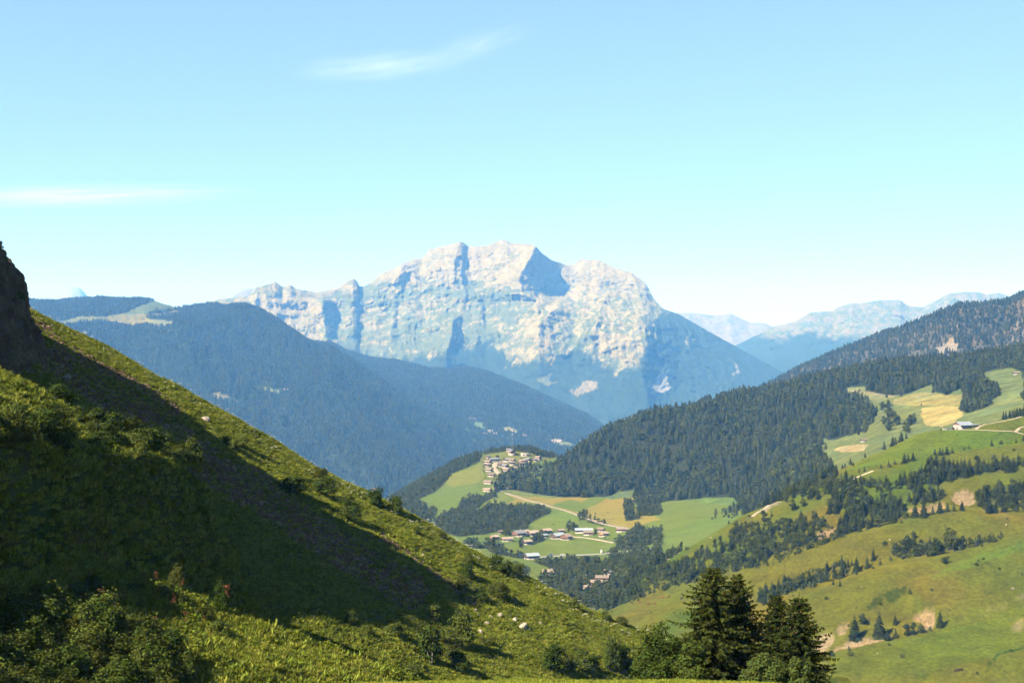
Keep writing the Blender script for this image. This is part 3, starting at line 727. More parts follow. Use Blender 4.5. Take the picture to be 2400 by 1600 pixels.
M_alp = ground_mat('cropped_alpine_pasture', (0.008, 0.05, 0.35), (0.3, 0.3, 0.35), 0.6, 0.9, 0.4, warm=(1.22, 1.0, 0.8))
alp.refresh()
alp.build('hillside', M_alp, alp_tint(alp) * (.82, .88, .26), 'sunny green alpine hillside with tree belts on the right')

# ---- the steep left slope ---------------------------------------------------------------
SIL = Z1((-700,60),(0,395),(165,485),(400,620),(620,730),(800,820),(1000,930),(1200,1035),(1400,1160),(1600,1275),(1800,1390),(2000,1505)) + \
      Z3((0,175),(280,315),(600,490),(760,600),(1000,720),(1300,860),(1500,950),(1650,1040),(1800,1110),(1950,1180),(2080,1240),(2300,1330),(2600,1440),(3000,1520))
YC = 250.0
sx = np.array([(p[0] - CX) / F * YC for p in SIL]); sz = np.array([-(p[1] - CY) / F * YC for p in SIL])
def bump(x, y, cx, cy, rx, ry, rot=0.0):
    c, s = math.cos(rot), math.sin(rot)
    u = ((x - cx) * c + (y - cy) * s) / rx; v = (-(x - cx) * s + (y - cy) * c) / ry
    return np.exp(-(u * u + v * v))
def left_height(x, y, detail=True):
    x = np.asarray(x, dtype=float); y = np.asarray(y, dtype=float)
    zc = np.interp(x, sx, sz)
    zc = np.where(x > sx[-1], sz[-1] - 0.05 * (x - sx[-1]), zc)
    d = y - YC
    z = zc + np.where(d < 0, 0.085 * d, -0.012 * d * d - 0.1 * d)
    # a terrace of bushes that drops steeply on its right, and a lower bank nearer the camera
    jx = x + 1.6 * fbm(x / 9, y / 9, oct=3); jy = y + 1.6 * fbm(x / 8 + 9, y / 8, oct=3)
    s_ = (jx + 44) * 0.978 - (jy - 100) * 0.207; u_ = (jx + 44) * 0.207 + (jy - 100) * 0.978
    w_ = -(jx + 60) * 0.555 + (jy - 134) * 0.832
    t1 = np.interp(u_, [-60, 0, 12, 49, 60, 80], [-2, -6.8, -8.2, -13, -22, -60]) + np.where(s_ < 0, -0.55 * s_, -3.4 * s_) - 0.9 * np.maximum(w_, 0)
    t2 = -15.6 - 0.376 * (x + 43.7) + np.where(jy < 120, 0.12 * (jy - 120), -1.0 * (jy - 120))
    def smax(a, b, k):
        q = np.clip(0.5 + 0.5 * (b - a) / k, 0, 1)
        return a * (1 - q) + b * q + k * q * (1 - q)
    z = smax(smax(z, t2, 2.0), t1, 1.0)
    if detail:
        z = z + 1.3 * fbm(x / 19, y / 19, oct=5) + 0.4 * fbm(x / 3.2, y / 3.2, oct=3)
    return z
class Grid:
    """a hillside as a height field"""
    def __init__(self, x0, x1, y0, y1, step, fn):
        xs = np.arange(x0, x1 + step / 2, step); ys = np.arange(y0, y1 + step / 2, step)
        self.x, self.y = np.meshgrid(xs, ys); self.fn = fn
        self.z = fn(self.x, self.y)
        self.PX, self.PY = CX + F * self.x / self.y, CY - F * self.z / self.y
    build = Loft.build
    samples = Loft.samples
    def hit(self, px, py, y0=30.0, y1=330.0):
        ys = np.linspace(y0, y1, 1200)
        xs = (px - CX) / F * ys; zr = -(py - CY) / F * ys
        h = self.fn(xs, ys)
        k = np.nonzero(h > zr)[0]
        k = k[0] if len(k) else int(np.argmin(np.abs(h - zr)))
        return Vector((xs[k], ys[k], h[k]))
left = Grid(-150, 60, 62, 300, 0.5, left_height)
def left_tint(L):
    PX, PY = L.PX, L.PY
    T = np.empty(L.y.shape + (3,)); T[...] = (0.105, 0.112, 0.028)
    n = fbm(L.x / 9, L.y / 14, oct=4)
    paint(T, sstep(-0.05, 0.3, n), (0.13, 0.118, 0.034))
    paint(T, sstep(0.08, 0.35, fbm(L.x / 7 + 5, L.y / 9, oct=3)), (0.062, 0.092, 0.018))
    # scree stripes down the slope, broadened as darker ground to deepen the cliff shadow
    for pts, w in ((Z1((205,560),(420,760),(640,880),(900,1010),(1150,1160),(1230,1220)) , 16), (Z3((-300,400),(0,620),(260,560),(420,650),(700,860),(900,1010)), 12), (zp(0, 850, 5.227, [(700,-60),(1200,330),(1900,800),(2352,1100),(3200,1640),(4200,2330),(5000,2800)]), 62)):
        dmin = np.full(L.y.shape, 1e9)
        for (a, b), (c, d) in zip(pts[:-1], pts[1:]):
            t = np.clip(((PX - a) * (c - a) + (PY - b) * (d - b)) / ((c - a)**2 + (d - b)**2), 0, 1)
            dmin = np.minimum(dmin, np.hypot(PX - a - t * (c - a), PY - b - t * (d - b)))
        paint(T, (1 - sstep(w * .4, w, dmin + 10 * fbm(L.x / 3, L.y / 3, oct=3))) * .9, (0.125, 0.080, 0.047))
    return T
M_left = ground_mat('rough_slope_grass', (0.05, 0.5, 3.0), (0.3, 0.35, 0.4), 0.8, 0.3, 2.2, warm=(1.2, 1.0, 0.8), alb=.57)
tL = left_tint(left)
tL *= np.where(tL[..., 0] / tL[..., 1] > 1.2, 0.8, 0.7)[..., None]       # thatch and soil between the tufts, lowered so shaded ground reads darker
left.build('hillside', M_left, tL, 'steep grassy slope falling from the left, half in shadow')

# ---- near mound below the camera --------------------------------------------------------
def mound_height(x, y):
    x = np.asarray(x, dtype=float); y = np.asarray(y, dtype=float)
    top = np.interp(y, [-30, 0, 8, 30, 60, 76, 90, 110, 125], [-1.0, -1.7, -2.6, -8.2, -14.8, -18.4, -22.5, -38, -60])
    side = -0.004 * np.maximum(np.abs(x - 3) - 4, 0) ** 2 * np.clip(y / 60, 0, 1)
    return top + side + 0.25 * fbm(x / 5, y / 5, oct=4)
mound = Grid(-45, 55, -30, 125, 0.6, mound_height)
tM = np.empty(mound.y.shape + (3,)); tM[...] = (0.11, 0.105, 0.022)
paint(tM, sstep(-0.1, 0.3, fbm(mound.x / 4, mound.y / 6, oct=3)), (0.17, 0.14, 0.036))
mound.build('grassy_bank', M_left, tM, 'sunlit grassy bank at the bottom edge')

# ---- wide base under everything ---------------------------------------------------------
g = 60000.0
me = mesh_from('ground', [(-g, -g, -620), (g, -g, -620), (g, g, -620), (-g, g, -620)], np.array([[0, 1, 2, 3]]), M_hill)
put_tint(me, 'tint', np.full((4, 3), (0.05, 0.075, 0.03)))
tag(add_obj('ground', me), 'low valley ground far below', kind='structure')

# ---- rock face above the left slope -----------------------------------------------------
M_cliff = None
def cliff_material():
    m, nt, li = nodes_of('shaded_brown_rock')
    out = N(nt, 'ShaderNodeOutputMaterial'); b = N(nt, 'ShaderNodeBsdfDiffuse', inp={'Roughness': .5})
    tc = N(nt, 'ShaderNodeTexCoord')
    n1 = N(nt, 'ShaderNodeTexNoise', inp={'Scale': 0.35, 'Detail': 8.0, 'Roughness': 0.65}); n2 = N(nt, 'ShaderNodeTexNoise', inp={'Scale': 2.0, 'Detail': 6.0})
    li.new(tc.outputs['Object'], n1.inputs['Vector']); li.new(tc.outputs['Object'], n2.inputs['Vector'])
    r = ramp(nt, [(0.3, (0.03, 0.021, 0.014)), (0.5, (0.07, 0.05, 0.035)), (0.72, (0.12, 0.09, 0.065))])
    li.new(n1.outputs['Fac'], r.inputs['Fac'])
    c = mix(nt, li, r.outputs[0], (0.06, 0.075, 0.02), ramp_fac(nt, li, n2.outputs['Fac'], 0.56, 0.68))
    li.new(c, b.inputs['Color'])
    bp = N(nt, 'ShaderNodeBump', inp={'Strength': 0.9, 'Distance': 0.5}); li.new(n2.outputs['Fac'], bp.inputs['Height']); li.new(bp.outputs[0], b.inputs['Normal'])
    li.new(b.outputs[0], out.inputs['Surface'])
    return m
def ramp_fac(nt, li, s, a, b):
    mr = N(nt, 'ShaderNodeMapRange', inp={'From Min': a, 'From Max': b}); mr.interpolation_type = 'SMOOTHSTEP'
    li.new(s, mr.inputs['Value']); return mr.outputs[0]
def build_cliff():
    ys = np.linspace(112, 240, 240)
    base_x = np.interp(ys, [112, 120, 150, 180, 205, 222, 232, 240], [-80, -77, -76, -74, -71.5, -72.5, -77, -88])
    H = np.interp(ys, [112, 118, 121, 125, 132, 146, 160, 168, 176, 189, 201, 210, 220, 230, 240], [-6, 0, 12, 32, 38, 43, 46, 40, 36, 27, 21, 17.5, 13.5, 8, 4])
    prof = [(2.5, -2.5), (0.0, 0.0), (-1.0, 0.16), (-1.6, 0.32), (-3.0, 0.5), (-3.6, 0.68), (-5.2, 0.84), (-8.0, 1.0), (-16, 1.04), (-26, 0.8), (-40, 0.1)]
    pt = np.linspace(0, len(prof) - 1, 110)
    off = np.interp(pt, range(len(prof)), [p[0] for p in prof]); hf = np.interp(pt, range(len(prof)), [p[1] for p in prof])
    X = base_x[None, :] + off[:, None]
    Y = np.broadcast_to(ys[None, :], X.shape).copy()
    zb = left_height(base_x, ys, False)
    Zz = np.where(hf[:, None] < 0, zb + hf[:, None], zb + (H - zb) * hf[:, None])
    n = fbm(X / 9, Y / 7, Zz / 12, oct=5, ridged=True); n2 = fbm(X / 2.4, Y / 2.0, Zz / 3.4, oct=4)
    n3 = np.floor(fbm(X / 3.5, Y / 3.0, Zz / 2.2, oct=2) * 5) / 5
    X = X + 2.4 * n + 1.2 * n2 + 1.1 * n3 - 1.6; Y = Y + 1.2 * fbm(X / 6 + 7, Y / 6, Zz / 9, oct=3); Zz = Zz + 1.5 * n * (hf[:, None] > .4)
    r, c = X.shape
    i = np.arange(r * c).reshape(r, c)
    Q = np.stack([i[:-1, :-1], i[:-1, 1:], i[1:, 1:], i[1:, :-1]], -1).reshape(-1, 4)
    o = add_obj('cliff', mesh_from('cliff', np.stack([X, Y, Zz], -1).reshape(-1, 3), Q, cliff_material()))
    return tag(o, 'dark brown rock face at the left edge above the slope', kind='structure')
build_cliff()

# ---- hazy air ---------------------------------------------------------------------------
def build_haze():
    x0, x1, y0, y1, z0, z1 = -15000, 15000, -400, 27000, -621.5, 1060
    V = [(x, y, z) for z in (z0, z1) for y in (y0, y1) for x in (x0, x1)]
    Q = np.array([[0, 2, 3, 1], [4, 5, 7, 6], [0, 1, 5, 4], [2, 6, 7, 3], [0, 4, 6, 2], [1, 3, 7, 5]])
    m, nt, li = nodes_of('summer_haze')
    out = N(nt, 'ShaderNodeOutputMaterial'); pv = N(nt, 'ShaderNodeVolumePrincipled')
    pv.inputs['Color'].default_value = HAZE_COL
    pv.inputs['Density'].default_value = HAZE_D
    pv.inputs['Density Attribute'].default_value = ''
    pv.inputs['Absorption Color'].default_value = (1, 1, 1, 1)
    pv.inputs['Anisotropy'].default_value = 0.0
    li.new(pv.outputs[0], out.inputs['Volume'])
    m.cycles.homogeneous_volume = True
    o = add_obj('haze', mesh_from('haze', V, Q, m))
    tag(o, 'thin blue summer haze filling the valley air', kind='stuff')
HAZE_COL = (0.14, 0.42, 1.0, 1); HAZE_D = 4.9e-5
build_haze()
# ================================================================== VEGETATION
LM_spruce = leaf_mat('spruce_needles', (0.034, 0.045, 0.010), (0.060, 0.070, 0.015), 0.45, 0.15)
LM_spruce_far = leaf_mat('far_spruce_needles', (0.014, 0.021, 0.008), (0.062, 0.066, 0.022), 0.4, 0.1)
LM_leaf = leaf_mat('broad_leaves', (0.056, 0.072, 0.013), (0.110, 0.120, 0.024), 0.4, 0.25)
LM_leaf_far = leaf_mat('far_broad_leaves', (0.056, 0.078, 0.018), (0.130, 0.142, 0.036), 0.3, 0.2)
LM_bush = leaf_mat('shrub_leaves', (0.040, 0.062, 0.011), (0.110, 0.128, 0.026), 0.5, 0.22, alb=.62)
LM_light = leaf_mat('pale_green_leaves', (0.110, 0.150, 0.032), (0.140, 0.180, 0.045), 0.35, 0.35, alb=.41)
LM_grass = leaf_mat('grass_blades', (0.150, 0.185, 0.020), (0.285, 0.275, 0.046), 0.4, 0.25, alb=.73)
LM_weed = leaf_mat('weed_leaves', (0.095, 0.125, 0.014), (0.165, 0.180, 0.024), 0.4, 0.3, alb=.73)
LM_cone = simple_mat('spruce_cones', (0.20, 0.115, 0.05), 0.9, 0.25)
LM_red = simple_mat('rust_red_flowers', (0.17, 0.05, 0.025), 0.9, 0.3)
M_bark = simple_mat('grey_brown_bark', (0.11, 0.085, 0.06), 0.95, 0.3, 3.0, bump=0.5)
M_barklight = simple_mat('pale_bark', (0.24, 0.21, 0.17), 0.95, 0.3, 3.0)

def quads_at(C, Nn, size, rng, aspect=1.0, jit=0.5):
    """one leaf face per centre, facing Nn with some jitter"""
    n = len(C)
    Nn = Nn + rng.normal(0, jit, (n, 3)); Nn /= np.linalg.norm(Nn, axis=1)[:, None] + 1e-9
    t = np.cross(Nn, rng.normal(size=(n, 3))); t /= np.linalg.norm(t, axis=1)[:, None] + 1e-9
    b = np.cross(Nn, t)
    s = (size * rng.uniform(0.6, 1.4, n))[:, None] if np.ndim(size) == 0 else size[:, None]
    t = t * s * 0.5; b = b * s * 0.5 * aspect
    V = np.stack([C - t, C - b * .9, C + t, C + b], 1).reshape(-1, 3)
    return V, np.arange(4 * n).reshape(n, 4)

def tube(P, R, k=6):
    """tapered tube along points"""
    P = np.asarray(P, float); V = []; 
    for i, (p, r) in enumerate(zip(P, R)):
        d = P[min(i + 1, len(P) - 1)] - P[max(i - 1, 0)]; d /= np.linalg.norm(d) + 1e-9
        u = np.cross(d, (0.3, 0.9, 0.1)); u /= np.linalg.norm(u) + 1e-9; v = np.cross(d, u)
        for j in range(k):
            a = 2 * math.pi * j / k
            V.append(p + r * (math.cos(a) * u + math.sin(a) * v))
    Q = [[i * k + j, i * k + (j + 1) % k, (i + 1) * k + (j + 1) % k, (i + 1) * k + j] for i in range(len(P) - 1) for j in range(k)]
    return np.array(V), np.array(Q)

def join(parts):
    Vs, Qs, o = [], [], 0
    for V, Q in parts:
        Vs.append(V); Qs.append(np.asarray(Q) + o); o += len(V)
    return np.concatenate(Vs), np.concatenate(Qs)

def conifer_low(rng, h=1.0, r=0.2, tiers=7, spikes=7):
    """small distant spruce, unit height: jagged drooping skirts"""
    V, T = [], []
    for t in range(tiers):
        f = t / tiers
        z = h * (0.06 + 0.8 * f); rr = r * (1 - f) ** 0.85 * rng.uniform(0.85, 1.15) + 0.012
        top = min(h, z + h * (0.24 - 0.1 * f))
        a0 = rng.uniform(0, 6.28); o = len(V)
        V.append((rng.normal(0, .006), rng.normal(0, .006), top))
        for j in range(2 * spikes):
            a = a0 + math.pi * j / spikes
            q = rr * (rng.uniform(0.85, 1.2) if j % 2 == 0 else rng.uniform(0.45, 0.65))
            V.append((q * math.cos(a), q * math.sin(a), z - (0.02 if j % 2 == 0 else -0.03) * h + rng.normal(0, .008)))
        for j in range(2 * spikes):
            T.append((o, o + 1 + j, o + 1 + (j + 1) % (2 * spikes)))
    return np.array(V), np.array(T)

def conifer_mid(rng, h=1.0, r=0.2, tiers=17, nb=9):
    """spruce of unit height: whorls of drooping boughs"""
    V, Q = [], []
    for t in range(tiers):
        f = (t + rng.uniform(-.2, .2)) / tiers
        z0 = h * (0.07 + 0.9 * f)
        L = r * (1 - f) ** 0.8 * 1.05 + 0.015
        a0 = rng.uniform(0, 6.28)
        n = max(4, int(nb * (1 - .45 * f)))
        for j in range(n):
            a = a0 + 6.283 * j / n + rng.normal(0, .18)
            l = L * rng.uniform(0.7, 1.2); w = l * rng.uniform(0.28, 0.42) + .006
            d = np.array((math.cos(a), math.sin(a), 0)); s = np.array((-d[1], d[0], 0))
            up = rng.uniform(-.02, .04) * h * (1 - f); dr = rng.uniform(0.25, 0.55) * l
            p0 = np.array((0, 0, z0 + up)); p1 = d * l * .55 + (0, 0, z0 - dr * .35); p2 = d * l + (0, 0, z0 - dr)
            e = np.array((0, 0, -w * .7)); o = len(V)
            V += [p0, p1 + s * w + e, p1, p1 - s * w + e, p2]
            Q += [(o, o + 1, o + 4, o + 2), (o, o + 2, o + 4, o + 3)]
    return np.array(V), np.array(Q)

def conifer_near(rng, h, r, whorls=46, cones=True):
    """foreground spruce: boughs with hanging side twigs"""
    V, Nn = [], []
    Qv, Qq = [], []
    C = []
    parts = []
    P0, P1, Wd = [], [], []
    for t in range(whorls):
        f = (t + rng.uniform(-.3, .3)) / whorls
        f = max(0.0, f)
        z0 = h * (0.05 + 0.94 * f)
        L = r * (1 - f) ** 0.62 * rng.uniform(.75, 1.12) + 0.14
        n = rng.integers(7, 11)
        a0 = rng.uniform(0, 6.28)
        for j in range(n):
            a = a0 + 6.283 * j / n + rng.normal(0, .2)
            l = L * rng.uniform(0.6, 1.22)
            d = np.array((math.cos(a), math.sin(a), 0)); s = np.array((-d[1], d[0], 0))
            rise = rng.uniform(0.05, 0.25) * (0.4 + f) ; drop = rng.uniform(0.35, 0.7) * (1 - .5 * f)
            m = max(5, int(l / 0.16))
            u = (np.arange(m) + rng.uniform(.2, .8, m)) / m
            zz = z0 + l * (rise * u - drop * u ** 2 + 0.22 * u ** 4)
            sp = d[None] * (l * u)[:, None]; sp[:, 2] = zz
            for side in (-1, 1):
                tl = (0.16 + 0.34 * l * (1 - u) ** .7 * u ** .25) * rng.uniform(.6, 1.25, m) * .75
                tip = sp + side * s[None] * tl[:, None] * .75 + d[None] * (tl * .55)[:, None]
                tip[:, 2] -= tl * rng.uniform(0.25, 0.75, m)
                P0.append(sp); P1.append(tip); Wd.append(0.12 + 0.16 * tl)
            hang = sp.copy(); hl = rng.uniform(.12, .42, m) * (0.5 + .5 * (1 - f))
            hang[:, 2] -= hl; hang += rng.normal(0, .04, hang.shape)
            P0.append(sp); P1.append(hang); Wd.append(np.full(m, .15))
            e0 = sp[-1:]; P0.append(e0); P1.append(e0 + d[None] * .22 + (0, 0, rng.uniform(-.08, .06))); Wd.append(np.array([.08]))
    # leader
    P0.append(np.array([[0, 0, h * .97]])); P1.append(np.array([[0, 0, h * 1.02]])); Wd.append(np.array([.07]))
    P0 = np.concatenate(P0); P1 = np.concatenate(P1); Wd = np.concatenate(Wd)
    D = P1 - P0; Ln = np.linalg.norm(D, axis=1)[:, None] + 1e-9
    S = np.cross(D / Ln, rng.normal(size=D.shape)); S /= np.linalg.norm(S, axis=1)[:, None] + 1e-9
    w = Wd[:, None] * rng.uniform(.7, 1.3, (len(P0), 1))
    mid = P0 + D * .45
    V = np.stack([P0, mid + S * w * .5, P1, mid - S * w * .5], 1).reshape(-1, 3)
    crown = (V, np.arange(len(V)).reshape(-1, 4))
    cn = None
    if cones:
        k = rng.choice(np.nonzero(P0[:, 2] > h * .78)[0], 60)
        c0 = P1[k]; 
        cv = []
        for p in c0:
            hgt = rng.uniform(.12, .2)
            for i in range(3):
                a = i * 2.09
                cv.append(p + (.035 * math.cos(a), .035 * math.sin(a), -hgt * .35))
            cv.append(p); cv.append(p + (0, 0, -hgt))
        cv = np.array(cv); o = np.arange(len(c0))[:, None] * 5
        cq = np.concatenate([o + np.array([[3, i, (i + 1) % 3]]) for i in range(3)] + [o + np.array([[4, (i + 1) % 3, i]]) for i in range(3)])
        cn = (cv, cq)
    return crown, cn

def lobes(rng, n, w, h, z0):
    """crown lobes: centres and radii inside an egg shaped crown, unit tree"""
    C, R = [], []
    for i in range(n):
        a = rng.uniform(0, 6.28); q = math.sqrt(rng.uniform(0, 1)); f = rng.uniform(0.05, 1)
        prof = math.sin(math.pi * min(.97, f * .8 + .17)) ** .7
        C.append((w * .62 * q * prof * math.cos(a), w * .62 * q * prof * math.sin(a), z0 + (h - z0) * (f * .86)))
        R.append(w * rng.uniform(.28, .5) * (0.6 + .4 * prof))
    return np.array(C), np.array(R)

def broad_crown(rng, h=1.0, w=0.36, z0=0.16, nl=12, n=500, leaf=0.06, squash=.8):
    C, R = lobes(rng, nl, w, h, z0)
    k = rng.choice(nl, n, p=R**2 / (R**2).sum())
    d = rng.normal(size=(n, 3)); d /= np.linalg.norm(d, axis=1)[:, None]
    rad = R[k] * rng.uniform(0.55, 1.08, n) ** .6
    P = C[k] + d * rad[:, None] * (1, 1, squash)
    P[:, 2] = np.clip(P[:, 2], z0 * .5, h * 1.02)
    return quads_at(P, d + (0, 0, .25), leaf, rng, .8, .45), C

def limbs(rng, h, z0, C, r0, n=6, k=5):
    parts = [tube([(0, 0, -.04 * h), (rng.normal(0, .01) * h, 0, z0), (rng.normal(0, .02) * h, rng.normal(0, .02) * h, h * .62)], [r0, r0 * .8, r0 * .3], k)]
    for i in rng.choice(len(C), min(n, len(C)), replace=False):
        c = C[i]; b = np.array((0, 0, z0 + (c[2] - z0) * .35))
        parts.append(tube([b, (b + c) / 2 + (0, 0, -.02 * h), c], [r0 * .5, r0 * .32, r0 * .12], 4))
    return join(parts)

def shrub_crown(rng, h=1.0, w=0.55, nl=10, n=1500, leaf=0.07):
    C, R = lobes(rng, nl, w, h, 0.0)
    C[:, 2] = C[:, 2] * .8 + .06
    R = np.minimum(R, C[:, 2] + .22)
    k = rng.choice(nl, n, p=R**2 / (R**2).sum())
    d = rng.normal(size=(n, 3)); d[:, 2] = np.abs(d[:, 2]) * 1.0 - .25; d /= np.linalg.norm(d, axis=1)[:, None]
    P = C[k] + d * (R[k] * rng.uniform(0.5, 1.12, n) ** .55)[:, None]
    # sprigs that stand out of the outline
    m = n // 6
    P[:m] += d[:m] * rng.uniform(0, .16, (m, 1)) + (0, 0, .04)
    P[:, 2] = np.maximum(P[:, 2], -.05)
    return quads_at(P, d + (0, 0, .3), leaf, rng, .75, .5), C

PROTO = bpy.data.collections.new('seed_stock')          # not linked to the scene: only a source for scattered plants

def proto_collection(name, meshes):
    c = bpy.data.collections.new(name)
    for i, me in enumerate(meshes):
        o = bpy.data.objects.new('%s_%02d' % (name, i), me)
        c.objects.link(o)
    return c

def scatter(name, label, pts, scale, yaw, idx, coll, tilt=None):
    n = len(pts)
    me = bpy.data.meshes.new(name)
    me.vertices.add(n); me.vertices.foreach_set('co', np.asarray(pts, np.float32).ravel())
    rot = np.zeros((n, 3), np.float32); rot[:, 2] = yaw
    if tilt is not None: rot[:, :2] = tilt
    sc = np.asarray(scale, np.float32)
    if sc.ndim == 1: sc = np.stack([sc] * 3, -1)
    a = me.attributes.new('rot', 'FLOAT_VECTOR', 'POINT'); a.data.foreach_set('vector', rot.ravel())
    a = me.attributes.new('siz', 'FLOAT_VECTOR', 'POINT'); a.data.foreach_set('vector', sc.ravel())
    a = me.attributes.new('pick', 'INT', 'POINT'); a.data.foreach_set('value', np.asarray(idx, np.int32))
    me.update()
    o = add_obj(name, me)
    ng = bpy.data.node_groups.new(name, 'GeometryNodeTree')
    ng.interface.new_socket('Geometry', in_out='INPUT', socket_type='NodeSocketGeometry')
    ng.interface.new_socket('Geometry', in_out='OUTPUT', socket_type='NodeSocketGeometry')
    gi = ng.nodes.new('NodeGroupInput'); go = ng.nodes.new('NodeGroupOutput')
    ip = ng.nodes.new('GeometryNodeInstanceOnPoints')
    ci = ng.nodes.new('GeometryNodeCollectionInfo')
    ci.inputs['Collection'].default_value = coll
    ci.inputs['Separate Children'].default_value = True
    ci.inputs['Reset Children'].default_value = True
    ip.inputs['Pick Instance'].default_value = True
    def attr(nm, typ):
        q = ng.nodes.new('GeometryNodeInputNamedAttribute'); q.data_type = typ; q.inputs['Name'].default_value = nm
        return q.outputs['Attribute']
    L = ng.links
    L.new(gi.outputs[0], ip.inputs['Points']); L.new(ci.outputs[0], ip.inputs['Instance'])
    L.new(attr('pick', 'INT'), ip.inputs['Instance Index'])
    L.new(attr('rot', 'FLOAT_VECTOR'), ip.inputs['Rotation'])
    L.new(attr('siz', 'FLOAT_VECTOR'), ip.inputs['Scale'])
    L.new(ip.outputs[0], go.inputs[0])
    md = o.modifiers.new('scatter', 'NODES'); md.node_group = ng
    return tag(o, label, None, None, 'stuff')

# ---- distant forests ----------------------------------------------------------------------
def far_meshes():
    r = np.random.default_rng(21); out = []
    for i in range(5):
        V, T = conifer_low(r, 1, r.uniform(.19, .27), 7, 7)
        out.append(mesh_from('far_spruce', V, T, LM_spruce_far))
    for i in range(4):
        (V, Q), C = broad_crown(r, .82, .34, .1, 9, 130, .15)
        out.append(mesh_from('far_broadleaf', V, Q, LM_leaf_far))
    return out
FAR = proto_collection('far_tree', far_meshes())

def forest(name, label, L, mask, spacing, hmin, hmax, broad=0.2, seed=1, edge_broad=None):
    r = np.random.default_rng(seed)
    _, area = L.samples(2, r, mask)
    n = int(area / spacing**2)
    P, _ = L.samples(n, r, mask)
    nz = fbm(P[:, 0] / (spacing * 9), P[:, 1] / (spacing * 9), oct=3)
    isb = (nz * 1.3 + r.normal(0, .25, n)) > (0.75 - 2.2 * broad)
    idx = np.where(isb, r.integers(5, 9, n), r.integers(0, 5, n))
    h = (hmin + (hmax - hmin) * r.beta(1.6, 1.6, n)) * (1 + .25 * fbm(P[:, 0] / 90, P[:, 1] / 90, oct=2)) * np.where(isb, .85, 1)
    w = h * r.uniform(.9, 1.45, n)
    P[:, 2] -= .4
    return scatter(name, label, P, np.stack([w, w, h], -1), r.uniform(0, 6.28, n), idx, FAR)
forest('forest', 'dark conifer forest covering the ridge above the villages', forestF, woodF * (forestF.PX > 1158), 9.0, 7, 21, 0.34, 2)
forest('forest', 'woods on the village knoll and in the valley bottom', valley, woodV, 7.2, 4.5, 11.5, 0.62, 3)
woodG = (1 - sstep(0.25, 0.75, crag) * .85)
forest('forest', 'thin dark forest on the craggy hill at right', ridgeG, woodG, 12.5, 8, 20, 0.02, 4)
forest('forest', 'blue hazy forest on the left mountain', blueA, woodA * (blueA.PY < 1300), 12.5, 12, 24, 0.30, 5)
forest('forest', 'blue hazy forest on the lower spur below the big mountain', blueB, woodB * (blueB.PY < 1140), 13.0, 12, 24, 0.30, 6)

# ---- individual trees on the right hand alp -------------------------------------------------
def mid_protos():
    r = np.random.default_rng(31)
    con, bro = [], []
    for i in range(6):
        V, Q = conifer_mid(r, 1, r.uniform(.17, .25), 17, 10)
        tv, tq = tube([(0, 0, -.06), (0, 0, .5), (0, 0, .97)], [.018, .012, .003], 5)
        con.append((mesh_from('spruce_crown', V, Q, LM_spruce), mesh_from('spruce_trunk', tv, tq, M_bark)))
    for i in range(6):
        (V, Q), C = broad_crown(r, 1, r.uniform(.34, .46), .1, 13, 620, .085)
        tv, tq = limbs(r, 1, .16, C, .022, 5)
        bro.append((mesh_from('broadleaf_crown', V, Q, LM_leaf), mesh_from('broadleaf_trunk', tv, tq, M_bark)))
    return con, bro
CON, BRO = mid_protos()
TREES = []            # (kind, base, height, width factor, area)
def plant(kind, L, px, py, toppx, area, wf=1.0, hpx=None):
    p = L.hit(px, py)
    h = ((py - toppx) if hpx is None else hpx) / F * p.y
    TREES.append((kind, p, h, wf, area, px))
def c4(kind, zx, zy, zt, area, wf=1.0):
    (px, py), = Z4((zx, zy)); (_, pt), = Z4((zx, zt)); plant(kind, alp, px, py, pt, area, wf)
def c6(kind, zx, zy, zt, area, wf=1.0, L=None):
    (px, py), = Z6((zx, zy)); (_, pt), = Z6((zx, zt)); plant(kind, L or alp, px, py, pt, area, wf)
for a in ((1183,1258,1080,1.15),(1352,1250,1050,1.0),(1462,1165,1078,.9),(1772,1182,1050,.95),(1410,1272,1180,1.3),(1465,1256,1180,1.2)): c4('s', *a[:3], 'beside the bare earth gully', a[3])
for a in ((1240,1165,1078,1.2),(1540,1245,1150,1.1),(1590,1235,1140,1.0),(1640,1225,1150,1.0),(1700,1215,1165,1.2)): c4('b', *a[:3], 'beside the bare earth gully', a[3])
for a in ((1197,800,685,1.1),(1270,778,680,1.0),(1312,722,628,1.0),(1095,845,720,1.0),(1137,775,705,1.0),(1358,758,700,1.2),(942,868,752,1.0),(872,880,768,1.1),(572,975,858,1.1),(660,935,832,1.0),(1036,895,845,1.0),(1082,905,850,1.0),(615,960,860,1.0),(1165,760,715,1.0)): c4('s', *a[:3], 'along the middle gully of the right pasture', a[3])
for a in ((1430,738,680,1.0),(1522,728,680,1.2),(740,930,845,1.2),(790,905,820,1.2),(830,895,800,1.1),(700,950,870,1.2),(910,885,830,1.0),(1050,850,790,1.0),(1000,870,800,1.0),(540,1005,930,1.3),(620,990,900,1.2)): c4('b', *a[:3], 'along the middle gully of the right pasture', a[3])
c4('b', 1812, 750, 680, 'standing alone on the right pasture', 1.1)
for a in ((1470,685,578,1.0),(1540,665,535,1.0),(1610,698,590,1.1),(1680,698,575,1.1),(1745,690,555,1.0),(1830,640,472,.9),(1862,665,508,1.0),(1922,645,540,1.0),(1980,638,556,1.1),(2040,615,536,1.0),(2110,602,540,1.0),(2175,583,536,1.0),(1580,640,555,.9),(1780,680,590,1.0),(1640,650,570,1.0)): c4('b', *a[:3], 'in the rounded thicket on the upper right pasture', a[3])
